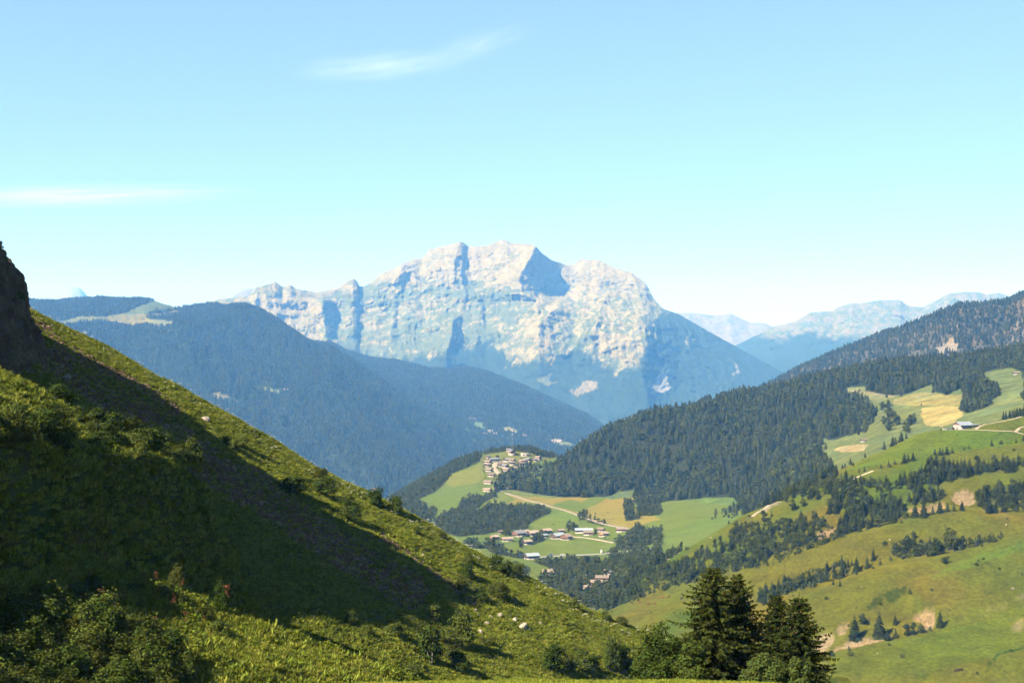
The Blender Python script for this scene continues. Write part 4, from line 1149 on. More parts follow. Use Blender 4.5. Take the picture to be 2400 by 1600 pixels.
for a in ((1600,428,318,1.3),(1660,424,300,1.2),(1720,408,338,1.0),(1770,398,295,1.1),(1822,388,308,1.0),(1866,385,312,1.1),(1922,380,300,1.1)): c4('s', *a[:3], 'in the row below the bare earth scar', a[3])
for a in ((760,382,290,1.2),(830,354,282,1.2),(1150,240,172,1.2),(555,462,370,1.2)): c4('b', *a[:3], 'by the pale track on the right hillside', a[3])
c4('s', 612, 425, 370, 'by the pale track on the right hillside')
for a in ((1286,1522,1460),(1333,1507,1453),(1410,1492,1400),(1440,1484,1415),(1478,1477,1398),(1650,1432,1370),(1690,1434,1362),(1712,1430,1368),(1745,1428,1350),(1785,1418,1358),(1880,1392,1360),(1918,1382,1345),(2097,1360,1305),(2164,1346,1300),(2178,1346,1306),(2243,1341,1318),(2290,1336,1295),(2347,1322,1268),(1225,1537,1490),(1095,1562,1516),(1053,1568,1530)): c6('s', *a, 'dotted over the meadow below the farm', 1.15)
for a in ((1250,1382,1300),(1318,1352,1255),(1340,1345,1275),(1385,1302,1203),(1425,1277,1215),(1100,1440,1390),(985,1465,1400)): c6('s', *a, 'on the hill crest left of the farm', 1.2)
r_ = np.random.default_rng(77)
def belt(poly, n, frac_con, h0, h1, area):
    xs = [p[0] for p in poly]; ys = [p[1] for p in poly]; pts = []
    for _ in range(n * 60):
        if len(pts) >= n: break
        p = (r_.uniform(min(xs), max(xs)), r_.uniform(min(ys), max(ys)))
        if not inpoly(np.array([p[0]]), np.array([p[1]]), poly)[0]: continue
        if any(abs(p[0] - q[0]) < 5.5 and abs(p[1] - q[1]) < 4 for q in pts): continue
        pts.append(p)
    for p in sorted(pts, key=lambda q: q[1]):
        k = 's' if r_.random() < frac_con else 'b'
        plant(k, alp, p[0], p[1] + 6, 0, area, r_.uniform(.9, 1.25), r_.uniform(h0, h1) * (1.0 if k == 's' else .75))
belt(Z4((1010,380),(1040,260),(1150,230),(1250,260),(1420,290),(1500,350),(1550,410),(1540,435),(1400,465),(1280,495),(1150,530),(1060,555),(1090,450),(1140,410)), 95, .6, 26, 44, 'in the dense wood in the upper gully')
belt(Z4((60,690),(250,580),(350,510),(620,500),(760,450),(900,420),(1000,420),(930,490),(890,600),(760,625),(600,670),(560,760),(400,790),(300,770),(150,830),(30,850)), 140, .45, 18, 38, 'in the scattered lower gully wood')
belt(Z4((2000,390),(2020,290),(2100,230),(2200,220),(2420,190),(2420,390)), 60, .6, 26, 40, 'in the wood right of the bare earth scar')
belt(Z4((1640,140),(1480,180),(1450,225),(1640,205),(1800,175),(1900,145),(2100,105),(2420,95),(2420,45),(2150,45),(1900,75),(1700,60)), 80, .75, 26, 40, 'in the tree belt below the farm meadow')
belt(Z4((1190,225),(1190,190),(1250,180),(1350,180),(1420,200),(1440,235),(1330,222)), 14, .4, 22, 32, 'in the small clump above the dense wood')
belt(Z4((520,350),(560,270),(700,170),(790,160),(900,120),(1050,100),(1080,150),(1180,170),(1160,235),(1050,240),(1000,285),(880,305),(780,305),(650,320)), 75, .35, 24, 40, 'on the shoulder above the villages')
belt(Z4((1540,300),(1560,250),(1640,230),(1780,250),(1790,290),(1650,320),(1560,330)), 18, .5, 24, 34, 'between dense wood and earth scar')
belt(zp(1300, 1260, 5.88, [(600,800),(700,640),(850,600),(1000,600),(1100,640),(1180,760),(1080,830),(940,880),(800,940),(640,1000),(560,960),(480,900)]), 52, .4, 22, 44, 'in the copse at the foot of the right hillside')
belt(zp(1300, 1260, 5.88, [(840,400),(1000,260),(1250,190),(1500,110),(1800,80),(1820,150),(1560,260),(1400,330),(1250,370),(1000,470),(900,520),(820,520)]), 62, .4, 20, 40, 'on the steep bank above the chalets')
belt(zp(1300, 1260, 5.88, [(1250,480),(1340,420),(1500,380),(1900,300),(1950,400),(1900,560),(1800,600),(1560,560),(1340,520)]), 50, .45, 20, 40, 'in the wood beside the pale wall')
belt(Z4((1440,690),(1560,560),(1800,560),(2200,540),(2200,590),(1900,670),(1500,700)), 22, .3, 16, 30, 'in the rounded thicket on the upper right pasture')
belt(Z4((500,985),(700,860),(950,770),(1130,720),(1150,790),(950,880),(700,960),(560,1010)), 40, .55, 14, 30, 'along the middle gully of the right pasture')
belt(Z6((2120,1115),(2200,1010),(2300,870),(2420,770),(2420,1000),(2290,1015),(2210,1065)), 26, 1.0, 18, 30, 'at the scree right of the farm')
for a in ((1240,1085,1005),(1285,1075,985),(1250,1190,1110),(1300,1170,1050),(1340,1200,1090),(1290,1240,1130),(1420,1250,1150),(1450,1200,1095),(1480,1190,1092),(1440,1260,1180),(1545,1045,1020)): c6('b', *a, 'in the hay meadow beyond the farm', 1.2, forestF)
for a in ((1056,932,900),(1170,1102,1032),(1190,1098,1050),(1385,968,922),(1270,980,930),(790,1390,1320),(1050,1275,1225),(1100,1255,1200),(1635,945,890),(1735,955,900)): c6('s', *a, 'in the hay meadow beyond the farm', 1.2, forestF)

ZUv = lambda *p: zp(1130, 1030, 9.224, p)
for zx, zy, hp in ((60,430,50),(40,600,60),(35,700,55),(330,620,45),(480,520,40),(720,580,45),(800,520,40),(940,540,45),(1060,500,40),(330,395,85),(730,345,80),(790,340,60),(600,640,45),(250,640,50),(420,660,50),(20,500,50),(560,500,35),(1090,430,40),(250,860,40),(60,840,35),(700,500,40),(470,430,55),(850,420,40)):
    (px, py), = ZUv((zx, zy)); plant('b', valley, px, py, 0, 'among the hilltop village houses', 1.2, hp / 9.224)
ZLv = lambda *p: zp(1130, 1200, 6.72, p)
for zx, zy, hp in ((380,370,130),(430,365,110),(340,350,80),(830,440,95),(880,430,110),(940,425,100),(610,560,90),(1340,250,70),(1430,290,140),(1500,250,60),(1790,340,100),(1360,320,50),(1130,200,30),(640,430,50),(1935,430,50),(1150,755,70),(560,690,70),(620,720,85)):
    (px, py), = ZLv((zx, zy)); plant('b', valley, px, py, 0, 'among the lower village houses', 1.1, hp / 6.72)
ORD = ['first', 'second', 'third', 'fourth', 'fifth', 'sixth', 'seventh', 'eighth', 'ninth', 'tenth', 'eleventh', 'twelfth', 'thirteenth', 'fourteenth', 'fifteenth', 'sixteenth', 'seventeenth', 'eighteenth', 'nineteenth', 'twentieth', 'twenty-first', 'twenty-second', 'twenty-third', 'twenty-fourth']
def labels_for(items, area_of, px_of, noun):
    """items of one noun: a label each, counted from the left within their place; crowded places are split into stretches"""
    by = {}
    for i, it in enumerate(items): by.setdefault(area_of(it), []).append(i)
    out = [None] * len(items)
    for area, ids in by.items():
        ids.sort(key=lambda i: px_of(items[i]))
        n = len(ids)
        parts = [''] if n <= 24 else ['left half', 'right half'] if n <= 48 else ['left third', 'middle third', 'right third'] if n <= 72 else ['left end', 'left middle', 'right middle', 'right end']
        m = math.ceil(n / len(parts))
        for k, i in enumerate(ids):
            lab = '%s %s' % (noun, area)
            if len(parts) > 1: lab += ', ' + parts[k // m]
            if n > 1: lab += ', %s from left' % ORD[k % m]
            out[i] = lab
    return out

def tree(name, crown_me, trunk_me, base, h, w, yaw, label, cat, group):
    root = empty(name, (base[0], base[1], base[2] - .02 * h), yaw, (w, w, h))
    tag(root, label, cat, group)
    add_obj('crown', crown_me, root)
    add_obj('trunk', trunk_me, root)
    return root
sp = [t for t in TREES if t[0] == 's']; br = [t for t in TREES if t[0] == 'b']
sp.sort(key=lambda t: -t[2] / t[1].y); br.sort(key=lambda t: (0 if 'village houses' in t[4] else 1, -t[2] / t[1].y))
spare = []
for items, noun, name, protos, seed in ((sp, 'dark spruce', 'spruce_tree', CON, 5), (br, 'leafy tree', 'broadleaf_tree', BRO, 6)):
    keep = items[:300]; spare += items[300:]
    labs = labels_for(keep, lambda t: t[4], lambda t: t[5], noun)
    rr = np.random.default_rng(seed)
    for t, lab in zip(keep, labs):
        cr, tr = protos[rr.integers(len(protos))]
        tree(name, cr, tr, t[1], t[2], t[2] * t[3] * rr.uniform(.9, 1.1), rr.uniform(0, 6.28), lab, 'tree', ('spruces ' if t[0] == 's' else 'broadleaved trees ') + t[4])
if spare:
    scatter('saplings', 'small trees scattered among the belts on the right hillside', [tuple(t[1]) for t in spare], [(t[2]*t[3], t[2]*t[3], t[2]) for t in spare], np.random.default_rng(1).uniform(0, 6, len(spare)),
            [0 if t[0] == 's' else 6 for t in spare], FAR)
print('TREES', len(sp), len(br))
# low scrub on the alp
def alp_scrub():
    r = np.random.default_rng(9)
    m = np.zeros(alp.y.shape)
    for poly in (Z4((400,480),(900,440),(1150,560),(900,640),(650,760),(300,800),(150,820)), Z4((1440,690),(2200,570),(2200,600),(1500,720)), Z4((500,960),(900,790),(1000,870),(600,1000)), zp(1300,1260,5.88,[(500,900),(1000,500),(1900,300),(2000,600),(1300,800),(700,1000)])):
        m[inpoly(alp.PX, alp.PY, poly)] = 1
    P, area = alp.samples(3000, r, m + .010)
    h = r.gamma(3.0, .8, len(P)).clip(.7, 5)
    return P, h
SHR_ME = []
r_s = np.random.default_rng(41)
for i in range(4):
    (V, Q), C = shrub_crown(r_s, 1, .6, 8, 140, .2)
    SHR_ME.append(mesh_from('low_scrub', V, Q, LM_leaf))
SCR = proto_collection('low_scrub', SHR_ME)
P, h = alp_scrub()
for i in range(3):
    V, T = conifer_low(r_s, 1, r_s.uniform(.2, .27), 8, 8)
    SCR.objects.link(bpy.data.objects.new('low_scrub_1%d' % i, mesh_from('young_spruce', V, T, LM_spruce)))
scatter('scrub', 'low green scrub between the trees on the right hillside', P, np.stack([h * 1.2, h * 1.2, h], -1), RNG.uniform(0, 6, len(P)), RNG.integers(0, 7, len(P)), SCR)

# ---- shrubs on the left slope -------------------------------------------------------------
BUSH = []
for i in range(8):
    (V, Q), C = shrub_crown(r_s, 1, .55, 9 + i % 4, 2600, .062)
    tv, tq = join([tube([(0, 0, -.1), tuple(c * .5), tuple(c)], [.018, .012, .005], 4) for c in C[:5]])
    BUSH.append((mesh_from('shrub_crown', V, Q, LM_bush if i < 6 else LM_leaf), mesh_from('shrub_stems', tv, tq, M_barklight if i % 2 else M_bark)))
SHRUBS = []
def shrub(conv, zx, zy, zt, zw, area, L=None):
    (px, py), (pl, pt), (pr, _) = conv((zx, zy), (zx - zw / 2, zt), (zx + zw / 2, zt))
    p = (L or left).hit(px, py)
    SHRUBS.append((p, (py - pt) / F * p.y, (pr - pl) / F * p.y, area, px))
Z2 = lambda *p: zp(0, 1066, 2.936, p)
crest = 'on the sunlit crest of the left slope'
shelf = 'on the sunlit shelf at the left edge'
lowl = 'scattered at the lower edge of the dark shadow'
midl = 'on the sunny lower part of the left slope'
for a in ((1680,1475,1400,95),(1560,1450,1395,80),(1620,1500,1430,90)): shrub(Z1, *a, crest)
for a in ((2200,155,85,75),(2225,275,180,170),(2010,265,165,230)): shrub(Z2, *a, crest)
for a in ((240,352,248,112),(365,402,305,105),(50,452,318,125),(530,552,508,55),(695,572,522,48),(1075,802,708,125),(1160,842,745,66),(1215,830,760,110),(1605,1055,995,64),(1815,1142,1088,64),(1930,1174,1122,72)): shrub(Z3, *a, crest)
for a in ((745,1312,1245,70),(955,1402,1340,70),(1060,1465,1345,125),(900,1485,1375,170),(440,1485,1335,210),(360,1360,1170,250),(540,1300,1195,120),(210,1475,1395,90),(30,1455,1315,75),(760,1505,1420,150),(1280,1545,1475,90),(120,1300,1190,170),(600,1330,1260,90),(300,1280,1180,120),(650,1480,1400,110),(1160,1520,1440,110),(60,1560,1480,150)): shrub(Z1, *a, shelf)
for a in ((130,205,60,200),(380,265,115,200),(540,315,225,130),(180,430,275,225),(520,575,375,175),(330,595,505,95),(90,490,380,150),(710,415,372,75),(1380,240,105,125),(1280,175,95,100),(690,865,675,220),(540,835,655,180),(880,805,735,85),(1215,935,778,105),(1280,955,868,75),(1160,1015,895,135),(920,945,868,125),(1515,1085,878,112),(970,1085,1005,85),(1260,1065,968,115),(1400,1155,1045,125),(1500,1265,1148,135),(1190,1295,1195,115),(1240,1395,1305,95),(260,900,760,180),(420,980,880,170),(60,760,640,160),(620,1060,980,130),(800,1040,960,120),(1060,1160,1080,110),(1650,1330,1270,90),(300,360,280,120),(440,150,60,140)): shrub(Z2, *a, lowl)
for a in ((860,745,678,75),(862,845,758,95),(830,935,848,95),(1075,975,878,125),(835,1015,958,45),(960,1000,930,110),(640,1155,1058,95),(60,1155,1088,95),(180,1245,1178,85),(370,1245,1178,135),(620,1455,1238,175),(825,1340,1130,155),(790,1485,1378,145),(1000,1305,1258,105),(470,1505,1455,125),(1460,1485,1328,145),(1650,1475,1368,155),(1865,1485,1298,105),(1955,1495,1338,115),(1570,1485,1398,105),(1750,1490,1400,110),(1400,1085,1058,34),(1385,975,950,40),(760,1420,1330,110),(720,1300,1210,100)): shrub(Z3, *a, midl)
near = 'in the thicket at the bottom left corner'
rb = np.random.default_rng(14)
poly = Z2((-150,1090),(250,1060),(700,1160),(960,1260),(1130,1330),(1290,1460),(1300,1700),(-150,1700))
pts = []
for _ in range(9000):
    if len(pts) >= 96: break
    p = (rb.uniform(-50, 445), rb.uniform(1420, 1660))
    if not inpoly(np.array([p[0]]), np.array([p[1]]), poly)[0]: continue
    if any(math.hypot(p[0] - q[0], (p[1] - q[1]) * 1.4) < 21 for q in pts): continue
    pts.append(p)
for p in pts:
    q = left.hit(*p)
    s = rb.uniform(44, 84)
    SHRUBS.append((q, s * rb.uniform(.8, 1.15) / F * q.y, s * 1.15 / F * q.y, near, p[0]))
poly = Z2((-150,640),(260,640),(430,790),(700,1000),(720,1130),(400,1060),(-150,1080))
pts = []
for _ in range(4000):
    if len(pts) >= 40: break
    p = (rb.uniform(-40, 250), rb.uniform(1280, 1440))
    if not inpoly(np.array([p[0]]), np.array([p[1]]), poly)[0]: continue
    if any(math.hypot(p[0] - q[0], (p[1] - q[1]) * 1.3) < 19 for q in pts): continue
    pts.append(p)
for p in pts:
    q = left.hit(*p); s = rb.uniform(26, 52)
    SHRUBS.append((q, s * rb.uniform(.7, 1.0) / F * q.y, s * 1.25 / F * q.y, 'among the weeds above the bottom left thicket', p[0]))
rt = np.random.default_rng(23)
for k in range(26):                                  # round bushes crowding the terrace top and its lip
    u = rt.uniform(10, 50); sd = -rt.gamma(1.5, 2.4) - .4
    x = -44 + .207 * u + .978 * sd; y = 100 + .978 * u - .207 * sd
    q = Vector((x, y, float(left_height(np.array([x]), np.array([y]))[0])))
    s_h = rt.uniform(1.2, 2.6)
    SHRUBS.append((q, s_h, s_h * rt.uniform(1.0, 1.5), shelf, CX + F * x / y))
labs = labels_for(SHRUBS, lambda t: t[3], lambda t: t[4], 'leafy shrub')
rr = np.random.default_rng(8)
for (p, h, w, area, px), lab in zip(SHRUBS, labs):
    sd = (p.x + 44) * 0.978 - (p.y - 100) * 0.207
    if 0 < sd < 7 and p.y < 156:                    # rooted on the terrace edge, not on the sheer drop
        p = Vector((p.x - sd - .4, p.y, 0)); p.z = float(left_height(np.array([p.x]), np.array([p.y]))[0])
        h *= 1.25; w *= 1.2
    cr, st = BUSH[rr.integers(len(BUSH))]
    bs = 1.4 if area in (crest, midl) else 1.2
    root = empty('shrub', (p.x, p.y, p.z - .06 * h), rr.uniform(0, 6.28), (w * bs, w * bs, h * bs * 1.08))
    tag(root, lab, 'shrub', 'shrubs ' + area)
    add_obj('crown', cr, root); add_obj('stems', st, root)
print('SHRUBS', len(SHRUBS))

# ---- grass and weeds on the left slope and the bank --------------------------------------------
def blade_tuft(r, n, w, h, bend):
    a = r.uniform(0, 6.28, n); q = w * np.sqrt(r.uniform(0, 1, n))
    base = np.stack([q * np.cos(a), q * np.sin(a), np.full(n, -.05)], -1)
    hh = h * r.uniform(.5, 1.15, n); dr = r.normal(0, bend, (n, 2)) * hh[:, None]
    tip = base + np.concatenate([dr, hh[:, None]], 1)
    mid = base + np.concatenate([dr * .3, hh[:, None] * .6], 1)
    s = np.stack([-np.sin(a * 3), np.cos(a * 3), np.zeros(n)], -1) * r.uniform(.025, .05, (n, 1))
    V = np.stack([base - s, base + s, mid + s * .9, tip, mid - s * .9], 1)
    return V.reshape(-1, 3), np.arange(5 * n).reshape(n, 5)
tm = []
rg = np.random.default_rng(55)
for i in range(4):
    V, Q = blade_tuft(rg, 60, .42, .38, .45); tm.append(mesh_from('grass_tuft', V, Q, LM_grass if i < 3 else LM_weed))
for i in range(3):
    (V, Q), C = shrub_crown(rg, .45, .5, 6, 90, .14); tm.append(mesh_from('leafy_weed', V, Q, LM_weed))
V, Q = blade_tuft(rg, 26, .3, .55, .25); tm.append(mesh_from('seed_stalks', V, Q, LM_grass))
TUFT = proto_collection('grass_tuft', tm)
def grass(name, label, L, n, mask, weedy, smin, smax, seed):
    r = np.random.default_rng(seed)
    P, area = L.samples(n, r, mask)
    nz = fbm(P[:, 0] / 6, P[:, 1] / 8, oct=3) + r.normal(0, .22, n)
    idx = np.where(nz > .42 - weedy, r.integers(4, 7, n), np.where(r.random(n) < .06, 7, r.integers(0, 4, n)))
    s = r.uniform(smin, smax, n) * np.interp(P[:, 1], [90, 150, 190], [1.0, .9, .62]) * (1 + .4 * fbm(P[:, 0] / 11 + 30, P[:, 1] / 11, oct=2))
    print(name, n, 'area', area)
    return scatter(name, label, P, s, r.uniform(0, 6.28, n), idx, TUFT)
sl = ((left.PX > -140) & (left.PX < 1640) & (left.PY < 1700) & (left.y < 262)).astype(float)
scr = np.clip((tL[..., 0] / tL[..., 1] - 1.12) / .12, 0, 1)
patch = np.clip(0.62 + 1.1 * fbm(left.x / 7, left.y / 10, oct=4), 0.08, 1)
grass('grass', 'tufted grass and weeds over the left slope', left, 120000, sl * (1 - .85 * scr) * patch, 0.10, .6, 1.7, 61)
grass('grass', 'sunlit dry grass on the bank at the bottom edge', mound, 42000, ((mound.y > 30) & (mound.y < 96) & (np.abs(mound.x - 3) < 16)).astype(float), -0.3, .25, .5, 62)

# ---- foreground spruces and alders ------------------------------------------------------------
def front_tree(name, px, ptop, y, width_px, label, kind, seed, cat='tree'):
    x = (px - CX) / F * y; zt = -(ptop - CY) / F * y
    zg = float(mound_height(np.array([x]), np.array([y]))[0])
    h = zt - zg; rad = width_px / 2 / F * y
    r = np.random.default_rng(seed)
    root = empty(name, (x, y, zg - .1))
    tag(root, label, cat, 'foreground trees at the bottom edge')
    if kind == 'spruce':
        crown, cn = conifer_near(r, h, rad, int(h * 5.4))
        add_obj('crown', mesh_from('near_spruce_crown', *crown, LM_spruce), root)
        tv, tq = tube([(0, 0, -.3), (0.05, 0, h * .4), (0, .05, h * .99)], [.2, .13, .02], 8)
        add_obj('trunk', mesh_from('near_spruce_trunk', tv, tq, M_bark), root)
        add_obj('cones', mesh_from('near_spruce_cones', *cn, LM_cone), root)['kind'] = 'stuff'
    else:
        (V, Q), C = broad_crown(r, h, rad * 1.0, h * .08, 34, 9000, .17, 1.0)
        add_obj('crown', mesh_from('near_leaf_crown', V, Q, LM_light if kind == 'light' else LM_bush), root)
        tv, tq = limbs(r, h, h * .2, C, .09, 12)
        add_obj('trunk', mesh_from('near_leaf_trunk', tv, tq, M_barklight), root)
    return root
front_tree('spruce_tree', 1671, 1318, 97, 300, 'tallest foreground spruce at the bottom, leftmost of the four', 'spruce', 1)
front_tree('spruce_tree', 1728, 1336, 99, 260, 'cone-laden foreground spruce just right of the tallest one', 'spruce', 2)
front_tree('spruce_tree', 1822, 1384, 98, 215, 'foreground spruce in the middle of the dark clump with rusty tip', 'spruce', 3)
front_tree('spruce_tree', 1873, 1388, 96, 250, 'rightmost foreground spruce with long boughs against the pasture', 'spruce', 4)
front_tree('alder_tree', 1548, 1436, 92, 150, 'loose leafy alder left of the foreground spruces', 'leaf', 5)
front_tree('alder_tree', 1620, 1480, 90, 90, 'small leafy alder tucked against the tallest foreground spruce', 'leaf', 6)
front_tree('alder_tree', 1790, 1526, 84, 120, 'pale green leafy sapling before the foreground spruces', 'light', 7)
front_tree('alder_tree', 1870, 1530, 84, 80, 'bright maple-like sapling at the foot of the rightmost spruce', 'light', 8)
# ================================================================== BUILDINGS, ROADS, SMALL THINGS
M_plaster = simple_mat('white_plaster', (0.42, 0.37, 0.31), 0.9, 0.08)
M_stone = simple_mat('rubble_stone', (0.36, 0.33, 0.29), 0.95, 0.2, 3.0)
M_wood_d = simple_mat('dark_weathered_timber', (0.085, 0.055, 0.036), 0.9, 0.25)
M_wood_r = simple_mat('red_brown_timber', (0.19, 0.085, 0.05), 0.85, 0.2)
M_wood_o = simple_mat('honey_timber', (0.36, 0.19, 0.09), 0.8, 0.2)
M_slate = simple_mat('grey_slate_roof', (0.19, 0.185, 0.19), 0.85, 0.18, 3.0)
M_shingle = simple_mat('brown_shingle_roof', (0.22, 0.165, 0.125), 0.9, 0.2, 3.0)
M_tileroof = simple_mat('pale_tile_roof', (0.31, 0.235, 0.175), 0.9, 0.15, 3.0)
M_metal = simple_mat('grey_sheet_metal_roof', (0.29, 0.32, 0.35), 0.55, 0.08, 1.0, 0.4)
M_glass = simple_mat('dark_window_glass', (0.03, 0.035, 0.045), 0.15, 0.2, 1.0, 0.5)
M_frame = simple_mat('pale_window_frame', (0.5, 0.45, 0.38), 0.7, 0.1)
M_road = simple_mat('pale_asphalt', (0.26, 0.245, 0.225), 0.95, 0.12, 0.2)
M_track = simple_mat('gravel_track', (0.31, 0.25, 0.18), 0.95, 0.15, 0.3)
M_concrete = simple_mat('pale_concrete', (0.48, 0.44, 0.39), 0.9, 0.1)
M_steel = simple_mat('galvanised_steel', (0.30, 0.32, 0.33), 0.5, 0.1, 1.0, 0.4, 0.6)
M_white = simple_mat('white_paint', (0.75, 0.75, 0.74), 0.4, 0.05)
M_red = simple_mat('red_paint', (0.45, 0.05, 0.035), 0.5, 0.1)
M_blue = simple_mat('blue_paint', (0.08, 0.14, 0.28), 0.4, 0.1)
M_black = simple_mat('black_rubber_and_shade', (0.02, 0.02, 0.02), 0.9, 0.1)
M_boulder = simple_mat('pale_boulder', (0.30, 0.25, 0.195), 0.95, 0.25, 1.5, bump=0.6, bscale=3.0)
M_cow_r = simple_mat('red_brown_hide', (0.19, 0.075, 0.035), 0.85, 0.25)
M_cow_d = simple_mat('dark_brown_hide', (0.045, 0.028, 0.02), 0.85, 0.25)

def boxes(bs):
    """list of (x0,x1,y0,y1,z0,z1) as one mesh's verts/quads"""
    V, Q = [], []
    for x0, x1, y0, y1, z0, z1 in bs:
        o = len(V)
        V += [(x, y, z) for z in (z0, z1) for y in (y0, y1) for x in (x0, x1)]
        Q += [[o+a, o+b, o+c, o+d] for a, b, c, d in ((0,2,3,1),(4,5,7,6),(0,1,5,4),(2,6,7,3),(0,4,6,2),(1,3,7,5))]
    return np.array(V, float), np.array(Q)

HOUSE = {}
def house_meshes(kind):
    """unit-ish chalet meshes: length L along x (ridge), depth D along y, real metres"""
    if kind in HOUSE: return HOUSE[kind]
    roof, wood, lowm, L, D, hl, hu, pitch = kind
    ov = 1.1; W2 = D / 2; top = hl + hu; rise = W2 * pitch
    parts = []
    parts.append(('wall', None, mesh_from('house_wall', *boxes([(-L/2, L/2, -W2, W2, -4.0, hl)]), lowm)))
    # timber storey with gables
    e = 0.06
    V = [(-L/2-e,-W2-e,hl),(L/2+e,-W2-e,hl),(L/2+e,W2+e,hl),(-L/2-e,W2+e,hl),(-L/2-e,-W2-e,top),(L/2+e,-W2-e,top),(L/2+e,W2+e,top),(-L/2-e,W2+e,top),(-L/2-e,0,top+rise),(L/2+e,0,top+rise)]
    me = bpy.data.meshes.new('house_timber'); me.from_pydata(V, [], [(0,1,5,4),(2,3,7,6),(1,2,6,9,5),(3,0,4,8,7),(0,3,2,1),(4,5,9,8),(6,7,8,9)]); me.materials.append(wood); me.update()
    parts.append(('timber_storey', None, me))
    t = 0.22; a = ov; zr = top + rise + .05; ze = top - ov * pitch + .05
    V = []
    for dz in (0, t):
        V += [(-L/2-a, -W2-ov, ze+dz), (L/2+a, -W2-ov, ze+dz), (L/2+a, 0, zr+dz), (-L/2-a, 0, zr+dz), (L/2+a, W2+ov, ze+dz), (-L/2-a, W2+ov, ze+dz)]
    me = bpy.data.meshes.new('house_roof')
    me.from_pydata(V, [], [(0,1,2,3),(3,2,4,5),(9,8,7,6),(11,10,8,9),(0,6,7,1),(5,4,10,11),(1,7,8,2),(2,8,10,4),(3,9,6,0),(5,11,9,3)]); me.materials.append(roof); me.update()
    parts.append(('roof', None, me))
    parts.append(('chimney', 'roof', mesh_from('house_chimney', *boxes([(L*.18, L*.18+.9, .5, 1.3, top + rise*.6, top+rise+1.2)]), M_stone)))
    # windows: frames with panes, on the long front side and on both gables
    def win(x, z, w, h, side):
        d = .1
        if side == 'f': b = [(x-w/2, x+w/2, -W2-e-d, -W2-e, z, z+h)]; g = [(x-w/2+.12, x+w/2-.12, -W2-e-d-.02, -W2-e-d+.01, z+.12, z+h-.12)]
        elif side == 'l': b = [(-L/2-e-d, -L/2-e, x-w/2, x+w/2, z, z+h)]; g = [(-L/2-e-d-.02, -L/2-e-d+.01, x-w/2+.12, x+w/2-.12, z+.12, z+h-.12)]
        else: b = [(L/2+e, L/2+e+d, x-w/2, x+w/2, z, z+h)]; g = [(L/2+e+d-.01, L/2+e+d+.02, x-w/2+.12, x+w/2-.12, z+.12, z+h-.12)]
        parts.append(('window', None, mesh_from('house_window', *boxes(b), M_frame)))
        parts.append(('pane', 'window', mesh_from('house_pane', *boxes(g), M_glass)))
    nwin = max(2, int(L / 4.5))
    for i in range(nwin):
        win(-L/2 + L*(i+.5)/nwin, hl + .7, 1.5, 1.2, 'f')
        if i % 2 == 0: win(-L/2 + L*(i+.5)/nwin, .6, 1.3, 1.1, 'f')
    for q in (-D*.22, D*.22): win(q, hl + .7, 1.3, 1.2, 'l')
    win(0, .5, 1.6, 1.2, 'l'); win(0, hl + .7, 1.5, 1.3, 'r')
    parts.append(('door', None, mesh_from('house_door', *boxes([(L*.1-.6, L*.1+.6, -W2-.17, -W2-.07 + .02, .0, 2.1)]), M_wood_d)))
    parts.append(('balcony', None, mesh_from('house_balcony', *boxes([(-L/2-1.1, -L/2-.1, -W2*.9, W2*.9, hl-.15, hl+.05), (-L/2-1.1, -L/2-1.0, -W2*.9, W2*.9, hl+.05, hl+1.0)]), M_wood_d)))
    HOUSE[kind] = parts
    return parts
def house(name, kind, p, yaw, label, group, cat='house', scale=1.0, simple=False):
    root = empty(name, (p.x, p.y, p.z + .15), yaw, scale)
    tag(root, label, cat, group)
    last = {}
    for nm, par, me in house_meshes(kind):
        if simple and nm in ('window', 'pane', 'door', 'balcony'): continue
        last[nm] = add_obj(nm, me, last[par] if par else root)
    return root
K = lambda roof, wood, low, L=12, D=10, hl=1.7, hu=3.0, pitch=.42: (roof, wood, low, L, D, hl, hu, pitch)
ZL = lambda *p: zp(1130, 1200, 6.72, p)
ZU = lambda *p: zp(1130, 1030, 9.224, p)
lowg = 'houses of the lower village'
